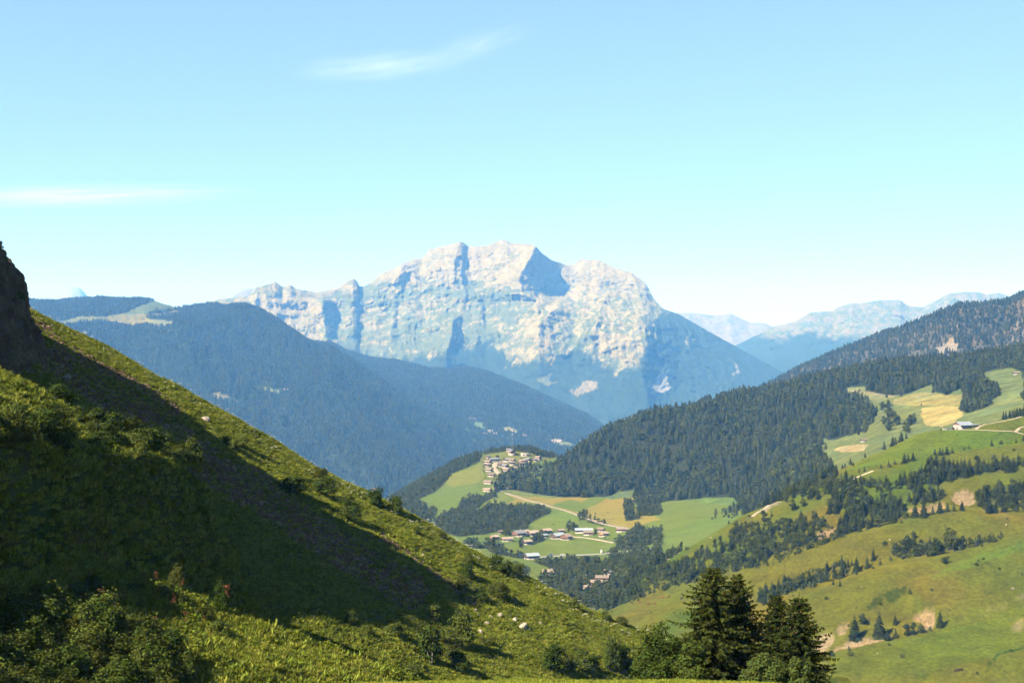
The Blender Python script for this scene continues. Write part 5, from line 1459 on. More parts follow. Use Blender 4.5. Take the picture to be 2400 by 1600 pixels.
for zx, zy, wpx, kind, yaw, lab in (
    (195, 425, 140, K(M_tileroof, M_wood_o, M_plaster, 12, 10), 30, 'orange timber chalet with pale roof, leftmost of the lower village'),
    (395, 455, 190, K(M_tileroof, M_wood_d, M_plaster, 16, 10, 2.2, 2.0), 12, 'long low chalet with tan roof beside the leftmost orange one'),
    (580, 375, 200, K(M_slate, M_wood_r, M_plaster, 14, 13), 35, 'broad red-brown chalet with grey roof left of the pale-roofed pair'),
    (695, 330, 100, K(M_tileroof, M_wood_o, M_plaster, 9, 8), 20, 'small pale-roofed house behind the broad red-brown chalet'),
    (800, 367, 180, K(M_tileroof, M_wood_d, M_plaster, 14, 12), 28, 'cream-roofed chalet with dark gable in the village row'),
    (1010, 332, 170, K(M_tileroof, M_wood_d, M_stone, 13, 11), 30, 'bright-roofed chalet behind the small grey-roofed one'),
    (985, 395, 100, K(M_metal, M_wood_d, M_plaster, 9, 8), 40, 'small grey-roofed house in the middle of the lower village'),
    (1190, 412, 205, K(M_metal, M_wood_d, M_plaster, 15, 13), 38, 'large chalet with shiny grey roof beside the red one'),
    (1325, 428, 165, K(M_tileroof, M_wood_r, M_plaster, 11, 12), 52, 'red chalet with pale roof at the meadow edge'),
    (1240, 322, 125, K(M_shingle, M_wood_d, M_stone, 11, 9), 15, 'old grey-brown barn at the back of the lower village'),
    (710, 502, 150, K(M_tileroof, M_wood_d, M_plaster, 12, 10), 25, 'lone dark chalet set lower in the meadow among shrubs'),
    (1600, 322, 290, K(M_metal, M_wood_d, M_plaster, 26, 11), 4, 'long farm building with blue-grey sheet roof'),
    (1670, 357, 165, K(M_shingle, M_wood_d, M_plaster, 15, 10), 5, 'brown-roofed house standing before the long farm building'),
    (1870, 300, 120, K(M_shingle, M_wood_d, M_stone, 11, 10), -20, 'brown house right of the long farm building'),
    (1915, 375, 150, K(M_tileroof, M_wood_o, M_plaster, 12, 10), 35, 'bright orange chalet with white base at the right of the village'),
    (2190, 305, 170, K(M_shingle, M_wood_r, M_plaster, 15, 10), 8, 'detached brown house by the track, rightmost of the lower village'),
    (780, 738, 230, K(M_metal, M_wood_d, M_plaster, 17, 13, 2.6, 2.8), 22, 'solitary farmhouse with pale metal roof by the valley road'),
    (285, 332, 85, K(M_shingle, M_wood_r, M_plaster, 9, 8), 25, 'small brown house half hidden at the wood edge')):
    (px, py), = ZL((zx, zy)); p = valley.hit(px, py)
    sc = (wpx / 6.72 / F * p.y) / (kind[3] * .92 + 3.0)
    house('house', kind, p, math.radians(yaw), lab, lowg, scale=sc * .95)
for zx, zy, wpx, kind, yaw, lab in (
    (1890, 1080, 195, K(M_shingle, M_wood_r, M_plaster, 14, 10, 1.8, 2.6), -6, 'upper of two brown-roofed chalets below the pale wall'),
    (1800, 1150, 180, K(M_shingle, M_wood_r, M_plaster, 13, 10, 1.8, 2.6), -4, 'lower of two brown-roofed chalets below the pale wall'),
    (1055, 985, 200, K(M_shingle, M_wood_d, M_stone, 16, 11), 4, 'brown-roofed house among trees below the bright meadow'),
    (1905, 945, 70, K(M_tileroof, M_wood_o, M_plaster, 8, 8), 50, 'narrow pale house among the trees above the two chalets'),
    (2015, 975, 80, K(M_slate, M_wood_d, M_plaster, 9, 8), 60, 'grey-roofed house at the wood edge right of the two chalets'),
    (1600, 1030, 75, K(M_tileroof, M_wood_o, M_plaster, 8, 8), 10, 'small pinkish house among trees left of the two chalets'),
    (1650, 1195, 110, K(M_tileroof, M_wood_o, M_plaster, 10, 8, 1.5, 1.6), 20, 'low pale-roofed house at the foot of the right hillside')):
    (px, py), = ZL((zx, zy)); p = valley.hit(px, py)
    sc = (wpx / 6.72 / F * p.y) / (kind[3] * .95 + 2.6)
    house('house', kind, p, math.radians(yaw), lab, 'chalets in the wooded valley bottom', scale=sc * 1.1)
upg = 'houses of the hilltop village'
for zx, zy, wpx, kind, yaw, lab in (
    (255, 462, 255, K(M_slate, M_wood_d, M_stone, 26, 12), 2, 'long grey-roofed building at the left of the hilltop village'),
    (120, 392, 85, K(M_slate, M_wood_r, M_plaster, 9, 9), 10, 'small house behind the long grey-roofed building'),
    (525, 462, 112, K(M_slate, M_wood_d, M_stone, 11, 10), 4, 'grey-roofed house in the middle of the hilltop village, back row'),
    (640, 470, 150, K(M_shingle, M_wood_d, M_stone, 15, 10), 4, 'brown-roofed house behind the tall central chalet'),
    (648, 548, 130, K(M_shingle, M_wood_d, M_plaster, 12, 10, 2.6, 3.4), 6, 'tall central chalet of the hilltop village'),
    (122, 508, 145, K(M_shingle, M_wood_d, M_plaster, 14, 10), 3, 'chalet below the long grey-roofed building'),
    (118, 576, 130, K(M_tileroof, M_wood_d, M_plaster, 12, 10), 4, 'pale-roofed chalet at the village left edge, third row'),
    (148, 682, 140, K(M_tileroof, M_wood_d, M_plaster, 13, 10), 5, 'pale-roofed chalet at the village left edge, fourth row'),
    (198, 792, 150, K(M_shingle, M_wood_r, M_plaster, 14, 11), 18, 'brown chalet at the bend of the village street'),
    (420, 572, 150, K(M_shingle, M_wood_d, M_stone, 14, 11), -6, 'dark-roofed house right of the village street'),
    (495, 600, 125, K(M_slate, M_wood_d, M_plaster, 12, 11), -8, 'grey-roofed house just below the dark-roofed one by the street'),
    (388, 516, 75, K(M_tileroof, M_wood_o, M_plaster, 8, 8), 8, 'small pale house at the top of the village street'),
    (530, 690, 140, K(M_shingle, M_wood_r, M_plaster, 13, 11, 2.6, 3.2), 4, 'brown chalet above the forest tip'),
    (765, 642, 225, K(M_tileroof, M_wood_o, M_plaster, 21, 10, 2.0, 2.2), 3, 'long orange chalet just above the forest'),
    (860, 492, 130, K(M_tileroof, M_wood_o, M_plaster, 12, 10), 4, 'pale orange house right of the tall central chalet'),
    (855, 552, 160, K(M_shingle, M_wood_d, M_plaster, 15, 10), 3, 'brown-roofed house below the pale orange one'),
    (990, 465, 130, K(M_slate, M_wood_d, M_plaster, 12, 10), -12, 'grey-roofed house at the right of the main cluster'),
    (1145, 462, 112, K(M_slate, M_wood_d, M_plaster, 11, 9), -10, 'dark house left of the bright orange chalet on the right'),
    (1212, 436, 120, K(M_shingle, M_wood_o, M_plaster, 11, 11, 2.8, 3.4), -25, 'bright orange chalet at the right end of the hilltop village'),
    (1760, 384, 112, K(M_slate, M_wood_d, M_plaster, 11, 9), 0, 'dark house alone at the forest edge right of the green field'),
    (130, 950, 190, K(M_shingle, M_wood_r, M_plaster, 18, 10), 5, 'long brown chalet at the lower left of the hilltop village'),
    (315, 945, 80, K(M_metal, M_wood_d, M_plaster, 9, 10, 2.6, 3.4), 70, 'grey-roofed gabled house at the forest tip'),
    (110, 1115, 180, K(M_tileroof, M_wood_o, M_plaster, 17, 10), 5, 'cream-roofed house at the lower road junction'),
    (538, 1075, 55, K(M_slate, M_wood_r, M_plaster, 7, 7), 10, 'tiny red house beside the road under the forest'),
    (640, 330, 140, K(M_slate, M_wood_o, M_plaster, 12, 12, 3.4, 4.4), -30, 'tall orange house at the top of the knoll below the mast'),
    (575, 248, 105, K(M_slate, M_wood_r, M_plaster, 11, 9), 5, 'small house on the very top of the knoll')):
    (px, py), = ZU((zx, zy)); p = valley.hit(px, py)
    sc = (wpx / 9.224 / F * p.y) / (kind[3] * .95 + 2.6)
    yaw += (-34, 8, 30, -14, 42)[int(zx + zy) % 5]
    house('house', kind, p, math.radians(yaw), lab, upg, scale=sc * 1.02)
# white flat-roofed building on the knoll
(px, py), = ZU((930, 345)); p = valley.hit(px, py)
root = tag(empty('flat_roofed_building', (p.x, p.y, p.z)), 'white flat-roofed building with two dark openings on the knoll', 'building')
Lb = 185 / 9.224 / F * p.y
add_obj('wall', mesh_from('hall_wall', *boxes([(-Lb/2, Lb/2, -4, 4, -3, 3.4)]), M_plaster), root)
add_obj('roof', mesh_from('hall_roof', *boxes([(-Lb/2-.4, Lb/2+.4, -4.4, 4.4, 3.41, 3.8)]), M_concrete), root)
for a, b in ((-.3, -.04), (.12, .42)): add_obj('opening_shade', mesh_from('hall_opening_shade', *boxes([(Lb*a, Lb*b, -4.05, -3.9, .9, 2.5)]), M_black), root)  # black plates stand in for the shade inside the openings
# far houses in the haze
far_kinds = [K(M_tileroof, M_plaster, M_plaster, 16, 13, 3, 3), K(M_slate, M_plaster, M_plaster, 18, 12, 3, 3), K(M_shingle, M_wood_o, M_plaster, 16, 12, 3, 3)]
fl = [('blueB', ZB, q, lab) for q, lab in (((585,75),'pinkish far house at the top left of the hazy hamlet'), ((665,84),'white far house beside the hazy upper field'), ((805,288),'bright far house at the left of the hazy hamlet row'), ((880,245),'far house at the back of the hazy hamlet row'), ((945,282),'pink far house at the right of the hazy hamlet row'),
      ((1350,308),'lone pale far house right of the mast'), ((1795,382),'long white far building on the hazy field by the forest ridge'), ((1850,185),'tiny pale far house on the wooded spur'), ((2140,395),'far house touching the forest ridge outline'), ((415,266),'lone white far house left of the hazy field'), ((165,270),'tiny far house deep in the left wood'), ((1360,76),'pale far house high on the spur'))]
fl += [('blueA', Z1, (1970,1076), 'tiny house at the right end of the hazy clearing'), ('blueA', Z1, (395,586), 'tiny chalet at the left end of the summit pasture'), ('blueA', Z5, (95,572), 'red-roofed far building just above the left slope outline')]
for i, (ln, conv, q, lab) in enumerate(fl):
    (px, py), = conv(q); p = (blueB if ln == 'blueB' else blueA).hit(px, py)
    k = far_kinds[i % 3] if i != 6 else K(M_tileroof, M_plaster, M_plaster, 40, 14, 3, 3)
    house('house', k, p, math.radians((i * 47) % 90 - 30), lab, 'far houses in the haze', scale=1.1, simple=True)
# huts on the upper meadow
for (zx, zy), w, lab in (((1092, 1325), 56, 'long brown hay hut in the pale meadow'), ((2292, 796), 52, 'grey hut high in the meadow at the right edge')):
    (px, py), = Z6((zx, zy)); p = forestF.hit(px, py); k = K(M_shingle, M_wood_d, M_stone, 12, 8, 1.2, 2.2)
    house('hut', k, p, .15, lab, None, 'hut', scale=(w / 3.36 / F * p.y) / 14)

# ---- the alpine farm --------------------------------------------------------------------------
ZF = lambda *p: zp(2150, 930, 9.225, p)
(px, py), = ZF((985, 688)); p = alp.hit(px, py)
u = p.y / F / 9.225                                       # metres per crop pixel at the farm
root = tag(empty('farmhouse', (p.x, p.y, p.z), math.radians(24)), 'alpine farm barn with blue-grey metal roof and white gable', 'farmhouse')
L, D, H = 330*u, 240*u, 95*u; rise = 62*u
add_obj('wall', mesh_from('farm_wall', *boxes([(-L/2, L*.24, -D/2, D/2, -2, H*.55)]), M_stone), root)
V = [(-L/2,-D/2,H*.55),(L/2,-D/2,H*.55),(L/2,D/2,H*.55),(-L/2,D/2,H*.55),(-L/2,-D/2,H),(L/2,-D/2,H),(L/2,D/2,H),(-L/2,D/2,H),(-L/2,0,H+rise),(L/2,0,H+rise)]
me = bpy.data.meshes.new('farm_upper'); me.from_pydata(V, [], [(0,1,5,4),(2,3,7,6),(1,2,6,9,5),(3,0,4,8,7),(0,3,2,1)]); me.materials.append(M_plaster); me.update()
add_obj('upper_storey', me, root)
add_obj('open_bay', mesh_from('farm_bay', *boxes([(L*.25, L*.49, -D/2+.3, D/2-.3, -2, H*.54)]), M_wood_d), root)
me = bpy.data.meshes.new('farm_gable'); me.from_pydata([(-L/2-.05,-D/2,H),(-L/2-.05,D/2,H),(-L/2-.05,0,H+rise),(-L/2-.2,-D/2,H),(-L/2-.2,D/2,H),(-L/2-.2,0,H+rise)], [], [(0,1,2),(5,4,3),(0,3,4,1),(1,4,5,2),(2,5,3,0)]); me.materials.append(M_wood_r); me.update()
add_obj('gable_boarding', me, root)
a = .9; pit = rise / (D/2); ze = H - a*pit + .04; zr = H + rise + .04
V = []
for dz in (0, .18): V += [(-L/2-a,-D/2-a,ze+dz),(L/2+a,-D/2-a,ze+dz),(L/2+a,0,zr+dz),(-L/2-a,0,zr+dz),(L/2+a,D/2+a,ze+dz),(-L/2-a,D/2+a,ze+dz)]
me = bpy.data.meshes.new('farm_roof'); me.from_pydata(V, [], [(0,1,2,3),(3,2,4,5),(9,8,7,6),(11,10,8,9),(0,6,7,1),(5,4,10,11),(1,7,8,2),(2,8,10,4),(3,9,6,0),(5,11,9,3)]); me.materials.append(M_metal); me.update()
rf = add_obj('roof', me, root)
for i in range(9): add_obj('roof_seam', mesh_from('farm_seam', *boxes([(-L/2 + L*(i+.5)/9 - .04, -L/2 + L*(i+.5)/9 + .04, -.02, .02, -.02, .1)]), M_metal), rf, (0, 0, zr + .2))
for i in range(5):
    x = -L*.38 + L*.12*i
    w = add_obj('window', mesh_from('farm_window', *boxes([(x-.55, x+.55, -D/2-.1, -D/2+.02, H*.6, H*.9)]), M_frame), root)
    add_obj('pane', mesh_from('farm_pane', *boxes([(x-.45, x+.45, -D/2-.13, -D/2-.105, H*.64, H*.86)]), M_glass), w)
add_obj('door', mesh_from('farm_door', *boxes([(-L/2-.1, -L/2+.02, -1.0, .4, -.2, 1.9)]), M_wood_d), root)
(px, py), = ZF((1280, 600)); q = alp.hit(px, py)
sh = tag(empty('shed', (q.x, q.y, q.z), math.radians(6)), 'low open shed with flat grey roof right of the farm', 'shed')
add_obj('roof', mesh_from('shed_roof', *boxes([(-2.8, 2.8, -2, 2, 1.75, 1.95)]), M_metal), sh)
for x in (-2.5, 2.5):
    for y in (-1.8, 1.8): add_obj('post', mesh_from('shed_post', *boxes([(x-.1, x+.1, y-.1, y+.1, -.6, 1.75)]), M_wood_d), sh)
add_obj('back_wall', mesh_from('shed_wall', *boxes([(-2.4, 2.4, 1.5, 1.7, -.6, 1.7)]), M_wood_d), sh)

# ---- cars ---------------------------------------------------------------------------------------
CARM = {}
def car(p, yaw, paint, label, group, scale=1.0):
    if not CARM:
        prof = [(-2.1,.35),(-2.1,.85),(-1.9,.95),(-1.3,1.0),(1.0,.95),(1.9,.8),(2.1,.6),(2.1,.35)]
        def ext(pr, w):
            n = len(pr); V = [(x, s*w, z) for s in (-1, 1) for x, z in pr]
            me = bpy.data.meshes.new('car_shell'); me.from_pydata(V, [], [tuple(range(n)), tuple(range(2*n-1, n-1, -1))] + [(i, n+i, n+(i+1)%n, (i+1)%n) for i in range(n)]); me.update(); return me
        CARM['body'] = ext(prof, .85); CARM['cabin'] = ext([(-1.7,.96),(-1.3,1.45),(.2,1.47),(.95,.96)], .74)
        CARM['cabin'].materials.append(M_glass)
        CARM['roof'] = mesh_from('car_roof', *boxes([(-1.25, .15, -.72, .72, 1.46, 1.52)]), M_white)
        V = [(.32*math.cos(a), s*.11, .32*math.sin(a)) for s in (-1, 1) for a in np.linspace(0, 2*math.pi, 12, endpoint=False)]
        me = bpy.data.meshes.new('car_wheel'); me.from_pydata(V, [], [tuple(range(12)), tuple(range(23, 11, -1))] + [(i, 12+i, 12+(i+1)%12, (i+1)%12) for i in range(12)]); me.materials.append(M_black); me.update(); CARM['wheel'] = me
        CARM['lamp'] = mesh_from('car_lamp', *boxes([(2.05, 2.13, -.12, .12, .6, .72)]), M_white)
    root = tag(empty('parked_car', p, yaw, scale), label, 'car', group)
    b = CARM['body'].copy(); b.materials.clear(); b.materials.append(paint)
    add_obj('body', b, root); add_obj('cabin', CARM['cabin'], root)
    r = CARM['roof'].copy(); r.materials.clear(); r.materials.append(paint); add_obj('roof', r, root)
    for x in (-1.35, 1.35):
        for y in (-.82, .82): add_obj('wheel', CARM['wheel'], root, (x, y, .32))
    for y in (-.55, .55): add_obj('headlight', CARM['lamp'], root, (0, y, 0))
for conv, L_, q, yaw, pm, lab in (
    (ZL, valley, (1272, 682), .1, M_white, 'white car driving on the valley road'), (ZL, valley, (1085, 682), .1, M_blue, 'dark car on the valley road near the farmhouse'),
    (ZU, valley, (345, 1098), .4, M_white, 'white car at the road junction, leftmost of the parked cars'), (ZU, valley, (392, 1110), .5, M_white, 'white car in the middle of the parked cars'), (ZU, valley, (440, 1125), .4, M_white, 'white car at the right end of the parked cars'),
    (ZF, alp, (590, 652), .3, M_white, 'white van parked left of the alpine farm'), (ZF, alp, (705, 655), -.4, M_blue, 'blue car parked by the alpine farm')):
    (px, py), = conv(q); p = L_.hit(px, py); car((p.x, p.y, p.z + .45), yaw, pm, lab, 'cars by the roads', 1.15 if L_ is valley else .9)
# red tractor
(px, py), = ZF((785, 668)); p = alp.hit(px, py)
tr = tag(empty('tractor', (p.x, p.y, p.z + .1), .5), 'small red tractor parked before the farm gable', 'tractor')
add_obj('bonnet', mesh_from('tractor_bonnet', *boxes([(-.1, 1.5, -.4, .4, .6, 1.25)]), M_red), tr); add_obj('cab', mesh_from('tractor_cab', *boxes([(-1.2, -.1, -.6, .6, .8, 2.1)]), M_glass), tr); add_obj('cab_roof', mesh_from('tractor_roof', *boxes([(-1.3, 0, -.7, .7, 2.1, 2.2)]), M_red), tr)
if CARM:
    for x, y, s in ((-.9, .75, 2.0), (-.9, -.75, 2.0), (1.1, .6, 1.2), (1.1, -.6, 1.2)):
        o = add_obj('wheel', CARM['wheel'], tr, (x, y, .32 * s)); o.scale = (s, s, s)

# ---- radio mast ---------------------------------------------------------------------------------
p = valley.hit(1201, 1056); Hm = 50 / F * p.y
mast = tag(empty('radio_mast', (p.x, p.y, p.z - .5)), 'tall steel lattice radio mast on top of the village knoll', 'mast')
b0, b1 = 1.5, .45
corners = [(-1, -1), (1, -1), (1, 1), (-1, 1)]
for sx_, sy_ in corners:
    add_obj('leg', mesh_from('mast_leg', *tube([(sx_*b0, sy_*b0, 0), (sx_*b1, sy_*b1, Hm)], [.16, .1], 4), M_steel), mast)
nb_ = 12
for k in range(nb_):
    z0, z1 = Hm*k/nb_, Hm*(k+1)/nb_; r0, r1 = b0+(b1-b0)*k/nb_, b0+(b1-b0)*(k+1)/nb_
    segs = []
    for i in range(4):
        (ax, ay), (bx_, by_) = corners[i], corners[(i+1) % 4]
        segs.append(tube([(ax*r0, ay*r0, z0), (bx_*r1, by_*r1, z1)], [.07, .07], 3)); segs.append(tube([(ax*r1, ay*r1, z1), (bx_*r1, by_*r1, z1)], [.06, .06], 3))
    add_obj('brace', mesh_from('mast_brace', *join(segs), M_steel), mast)
for z, n, r in ((Hm*.93, 3, 1.0), (Hm*.78, 3, 1.1)):
    for i in range(n):
        a = 2.1*i + .3
        o = add_obj('antenna', mesh_from('mast_antenna', *boxes([(-.2, .2, -.12, .12, -1.2, 1.2)]), M_white), mast, (r*math.cos(a), r*math.sin(a), z)); o.rotation_euler[2] = a
add_obj('spike', mesh_from('mast_spike', *tube([(0, 0, Hm), (0, 0, Hm*1.12)], [.09, .05], 4), M_steel), mast)
# transformer kiosk and field pylon
p = valley.hit(1410, 1297)
kk = tag(empty('transformer_kiosk', (p.x, p.y, p.z)), 'grey transformer kiosk tower beside the valley road', 'kiosk')
add_obj('wall', mesh_from('kiosk_wall', *boxes([(-1.1, 1.1, -1.1, 1.1, -1, 4.6)]), M_concrete), kk); add_obj('roof', mesh_from('kiosk_roof', *boxes([(-1.4, 1.4, -1.4, 1.4, 4.6, 5.0)]), M_slate), kk); add_obj('door', mesh_from('kiosk_door', *boxes([(-.5, .5, -1.16, -1.08, 0, 2.0)]), M_steel), kk)
(px, py), = Z6((1525, 1014)); p = forestF.hit(px, py)
py_ = tag(empty('lift_pylon', (p.x, p.y, p.z)), 'thin steel pylon standing in the yellow hay meadow', 'pylon')
add_obj('post', mesh_from('pylon_post', *tube([(0, 0, -1), (0, 0, 9)], [.35, .22], 6), M_steel), py_); add_obj('crossarm', mesh_from('pylon_arm', *boxes([(-2.2, 2.2, -.15, .15, 8.6, 9.0)]), M_steel), py_)

# ---- roads and tracks -------------------------------------------------------------------------------
def road(name, label, L_, pts, width, mat, lift=.3):
    P = []
    for (a, b), (c, d) in zip(pts[:-1], pts[1:]):
        n = max(2, int(math.hypot(c - a, d - b) / 2.5))
        for i in range(n): P.append(L_.hit(a + (c - a) * i / n, b + (d - b) * i / n))
    P.append(L_.hit(*pts[-1]))
    P = np.array([tuple(q) for q in P])
    for _ in range(2): P[1:-1] = (P[:-2] + 2 * P[1:-1] + P[2:]) / 4
    T = np.gradient(P, axis=0); T[:, 2] = 0; T /= np.linalg.norm(T, axis=1)[:, None] + 1e-9
    S = np.stack([-T[:, 1], T[:, 0], np.zeros(len(T))], -1) * width / 2 * (1 + .12 * RNG.normal(size=(len(P), 1)) * (mat is M_track))
    up = np.array((0, 0, lift)); n = len(P)
    V = np.concatenate([P - S + up, P + S + up, P - S * 1.25 - up, P + S * 1.25 - up])
    i = np.arange(n - 1)
    Q = np.concatenate([np.stack([i, i+1, n+i+1, n+i], -1), np.stack([2*n+i, 2*n+i+1, i+1, i], -1), np.stack([n+i, n+i+1, 3*n+i+1, 3*n+i], -1)])
    return tag(add_obj(name, mesh_from(name, V, Q, mat)), label, kind='structure')
road('road', 'pale road crossing the hay fields between the villages', valley, Z5((1035,535),(1060,570),(1130,590),(1200,610),(1280,640),(1400,668),(1500,700),(1600,725),(1690,760),(1790,795),(1900,830),(2000,852),(2110,870)), 5.5, M_track)
road('road', 'village street winding up the knoll', valley, Z5((1100,446),(1060,425),(1040,390),(1045,350),(1100,340),(1180,350)), 7, M_track)
road('road', 'lane leading right from the lower village', valley, Z5((1630,928),(1760,940),(1860,955),(1985,980)), 4.5, M_track)
road('road', 'valley road passing below the meadows', valley, Z5((1385,1092),(1500,1084),(1600,1079),(1750,1073),(1880,1066),(2000,1053),(2180,1038),(2300,1020)), 5.5, M_road)
Z9 = lambda *p: zp(1300, 1260, 5.88, p)
road('path', 'pale track climbing the shoulder above the village valley', alp, Z9((1455,350),(1500,320),(1570,280),(1610,235),(1660,195),(1720,160)), 4.0, M_track, .25)
road('path', 'pale track along the wall above the chalets', alp, Z9((975,515),(1030,495),(1100,460),(1160,435)), 4.0, M_track, .25)
road('path', 'gravel track curving through the upper gully wood', alp, Z4((485,425),(520,395),(570,370),(600,345),(690,318)), 4.0, M_track, .25)
road('path', 'earth track climbing right from the farm', alp, ZF((690,672),(780,690),(900,702),(1100,708),(1260,708),(1310,672),(1360,635),(1500,592),(1750,545),(2050,485),(2250,430)), 3.2, M_track, .2)
road('path', 'gravel track running right below the farm to the frame edge', alp, ZF((1290,712),(1500,716),(1700,727),(2010,735),(2120,748),(2200,775),(2330,810)), 2.6, M_track, .2)
road('path', 'short gravel track joining from the right edge below the farm', alp, ZF((2120,748),(2160,700),(2200,665),(2300,640)), 2.6, M_track, .2)
road('path', 'thin earth path above the dense wood', alp, Z4((1170,165),(1240,135),(1310,108)), 2.6, M_track, .2)
# retaining wall
p0 = alp.hit(*Z9((1150, 440))[0]); p1 = alp.hit(*Z9((1252, 432))[0])
d = p1 - p0; wl_ = Vector((d.x, d.y, 0)).length
rw = tag(empty('retaining_wall', (p0.x, p0.y, p0.z), math.atan2(d.y, d.x)), 'pale concrete retaining wall beside the track on the right hillside', 'wall')
hw = 32 / 5.88 / F * p0.y
nblk = 6
for k in range(nblk): add_obj('panel', mesh_from('wall_panel', *boxes([(wl_*k/nblk + .04, wl_*(k+1)/nblk - .04, -.3, .3, -1.5, hw)]), M_concrete), rw)
add_obj('coping', mesh_from('wall_coping', *boxes([(-.2, wl_+.2, -.45, .45, hw + .003, hw + .25)]), M_plaster), rw)

# ---- boulders ---------------------------------------------------------------------------------------
def boulder_mesh(seed):
    bm = bmesh.new(); bmesh.ops.create_icosphere(bm, subdivisions=3, radius=1.0)
    V = np.array([v.co[:] for v in bm.verts])
    r = 1 + .38 * fbm(V[:, 0] * 1.2 + seed * 7, V[:, 1] * 1.2, V[:, 2] * 1.2, oct=3)
    for n in np.random.default_rng(seed).normal(size=(9, 3)):
        n /= np.linalg.norm(n); d = V @ n * r
        r = np.where(d > .72, r * (.72 / np.maximum(d, .01)) ** .85, r)
    for v, q in zip(bm.verts, r): v.co *= q
    me = bpy.data.meshes.new('boulder'); bm.to_mesh(me); bm.free(); me.materials.append(M_boulder); return me
BOUL = [boulder_mesh(i) for i in range(5)]
BL = []
for conv, L_, q, w, where in (
    [(Z1, left, (1410,1285), 72, 'alone on the sunlit upper left slope'), (Z1, left, (460,995), 60, 'in the deep shadow below the rock face')] +
    [(Z3, left, q, w, 'among the stones on the lower left slope') for q, w in (((555,696),38),((1190,1145),60),((1238,1160),28),((1025,1126),42),((940,1110),42),((1250,1196),80),((1365,1166),32),((1085,1115),52),((920,1076),42),((1000,1166),50),((1290,1206),34),((860,1035),32),((1000,1140),30),((1385,1146),26),((950,1225),44))] +
    [(Z3, left, (450,1410), 42, 'in the grass at the foot of the left slope')] +
    [(Z4, alp, q, w, 'lying on the right pasture') for q, w in (((2272,922),26),((1235,908),14),((2225,480),14),((1425,584),16),((1340,1364),12),((195,570),14),((2040,540),10))]):
    (px, py), = conv(q); s = 2.94; p = L_.hit(px, py); BL.append((p, w / s / F * p.y / 2, where, px))
labs = labels_for(BL, lambda t: t[2], lambda t: t[3], 'pale boulder')
for (p, rad, where, px), lab in zip(BL, labs):
    o = add_obj('boulder', BOUL[RNG.integers(5)], None, (p.x, p.y, p.z + rad * .25))
    o.scale = (rad, rad, rad * .75); o.rotation_euler = tuple(RNG.uniform(0, 6.28, 3) * (.1, .1, 1))
    tag(o, lab, 'boulder', 'boulders ' + where)
# scree stones
M_scree = simple_mat('brown_scree_stone', (0.15, 0.10, 0.062), 0.95, 0.35, 1.5)  # stone colour lowered along with the scree band to deepen its shadow
SB = []
for me in BOUL:
    c = me.copy(); c.materials.clear(); c.materials.append(M_scree); SB.append(c)
STN = proto_collection('scree_stone', SB)
STP = proto_collection('pale_stone', BOUL)
r = np.random.default_rng(5)
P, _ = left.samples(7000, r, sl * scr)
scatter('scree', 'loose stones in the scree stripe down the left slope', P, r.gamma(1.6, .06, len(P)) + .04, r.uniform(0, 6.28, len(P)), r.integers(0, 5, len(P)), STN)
m = inpoly(alp.PX, alp.PY, R_SCARP[-1][0]).astype(float)
P, _ = alp.samples(700, r, m)
scatter('scree', 'pale rock debris on the slope right of the farm', P, r.gamma(2.0, .4, len(P)) + .1, r.uniform(0, 6.28, len(P)), r.integers(0, 5, len(P)), STP)

# ---- cows ---------------------------------------------------------------------------------------------
def cow_mesh(mat):
    pts = [(-.85,0,1.18,.30),(-.3,0,1.12,.38),(.3,0,1.10,.37),(.75,0,1.22,.27),(1.05,0,1.36,.17),(1.32,0,1.36,.15),(1.6,0,1.2,.09),
           (.62,.2,.75,.13),(.62,.2,.4,.08),(.60,.2,.04,.08),(.62,-.2,.75,.13),(.62,-.2,.4,.08),(.66,-.2,.04,.08),
           (-.72,.2,.78,.17),(-.82,.2,.45,.08),(-.76,.2,.04,.08),(-.72,-.2,.78,.17),(-.82,-.2,.45,.08),(-.70,-.2,.04,.08),(-1.1,0,1.25,.06),(-1.16,0,.75,.04),(1.28,.22,1.5,.05),(1.28,-.22,1.5,.05)]
    ed = [(0,1),(1,2),(2,3),(3,4),(4,5),(5,6),(3,7),(7,8),(8,9),(3,10),(10,11),(11,12),(0,13),(13,14),(14,15),(0,16),(16,17),(17,18),(0,19),(19,20),(5,21),(5,22)]
    me = bpy.data.meshes.new('cow_skeleton'); me.from_pydata([q[:3] for q in pts], ed, []); me.update()
    o = bpy.data.objects.new('cow_skeleton', me); COL.objects.link(o)
    md = o.modifiers.new('skin', 'SKIN'); md2 = o.modifiers.new('sub', 'SUBSURF'); md2.levels = 1
    for v, q in zip(me.skin_vertices[0].data, pts): v.radius = (q[3], q[3])
    me.skin_vertices[0].data[1].use_root = True
    dg = bpy.context.evaluated_depsgraph_get()
    out = bpy.data.meshes.new_from_object(o.evaluated_get(dg))
    bpy.data.objects.remove(o)
    out.materials.clear(); out.materials.append(mat)
    return out
COW = [cow_mesh(M_cow_r), cow_mesh(M_cow_d)]
ZC = lambda *p: zp(1450, 1300, 4.276, p)
cows = [(ZC, q, k) for q, k in (((500,430),0),((445,438),0),((630,446),1),((135,492),1),((215,490),0),((300,502),0),((363,498),0))] + [(Z4, q, 1) for q in ((1880,1490),(1915,1485))]
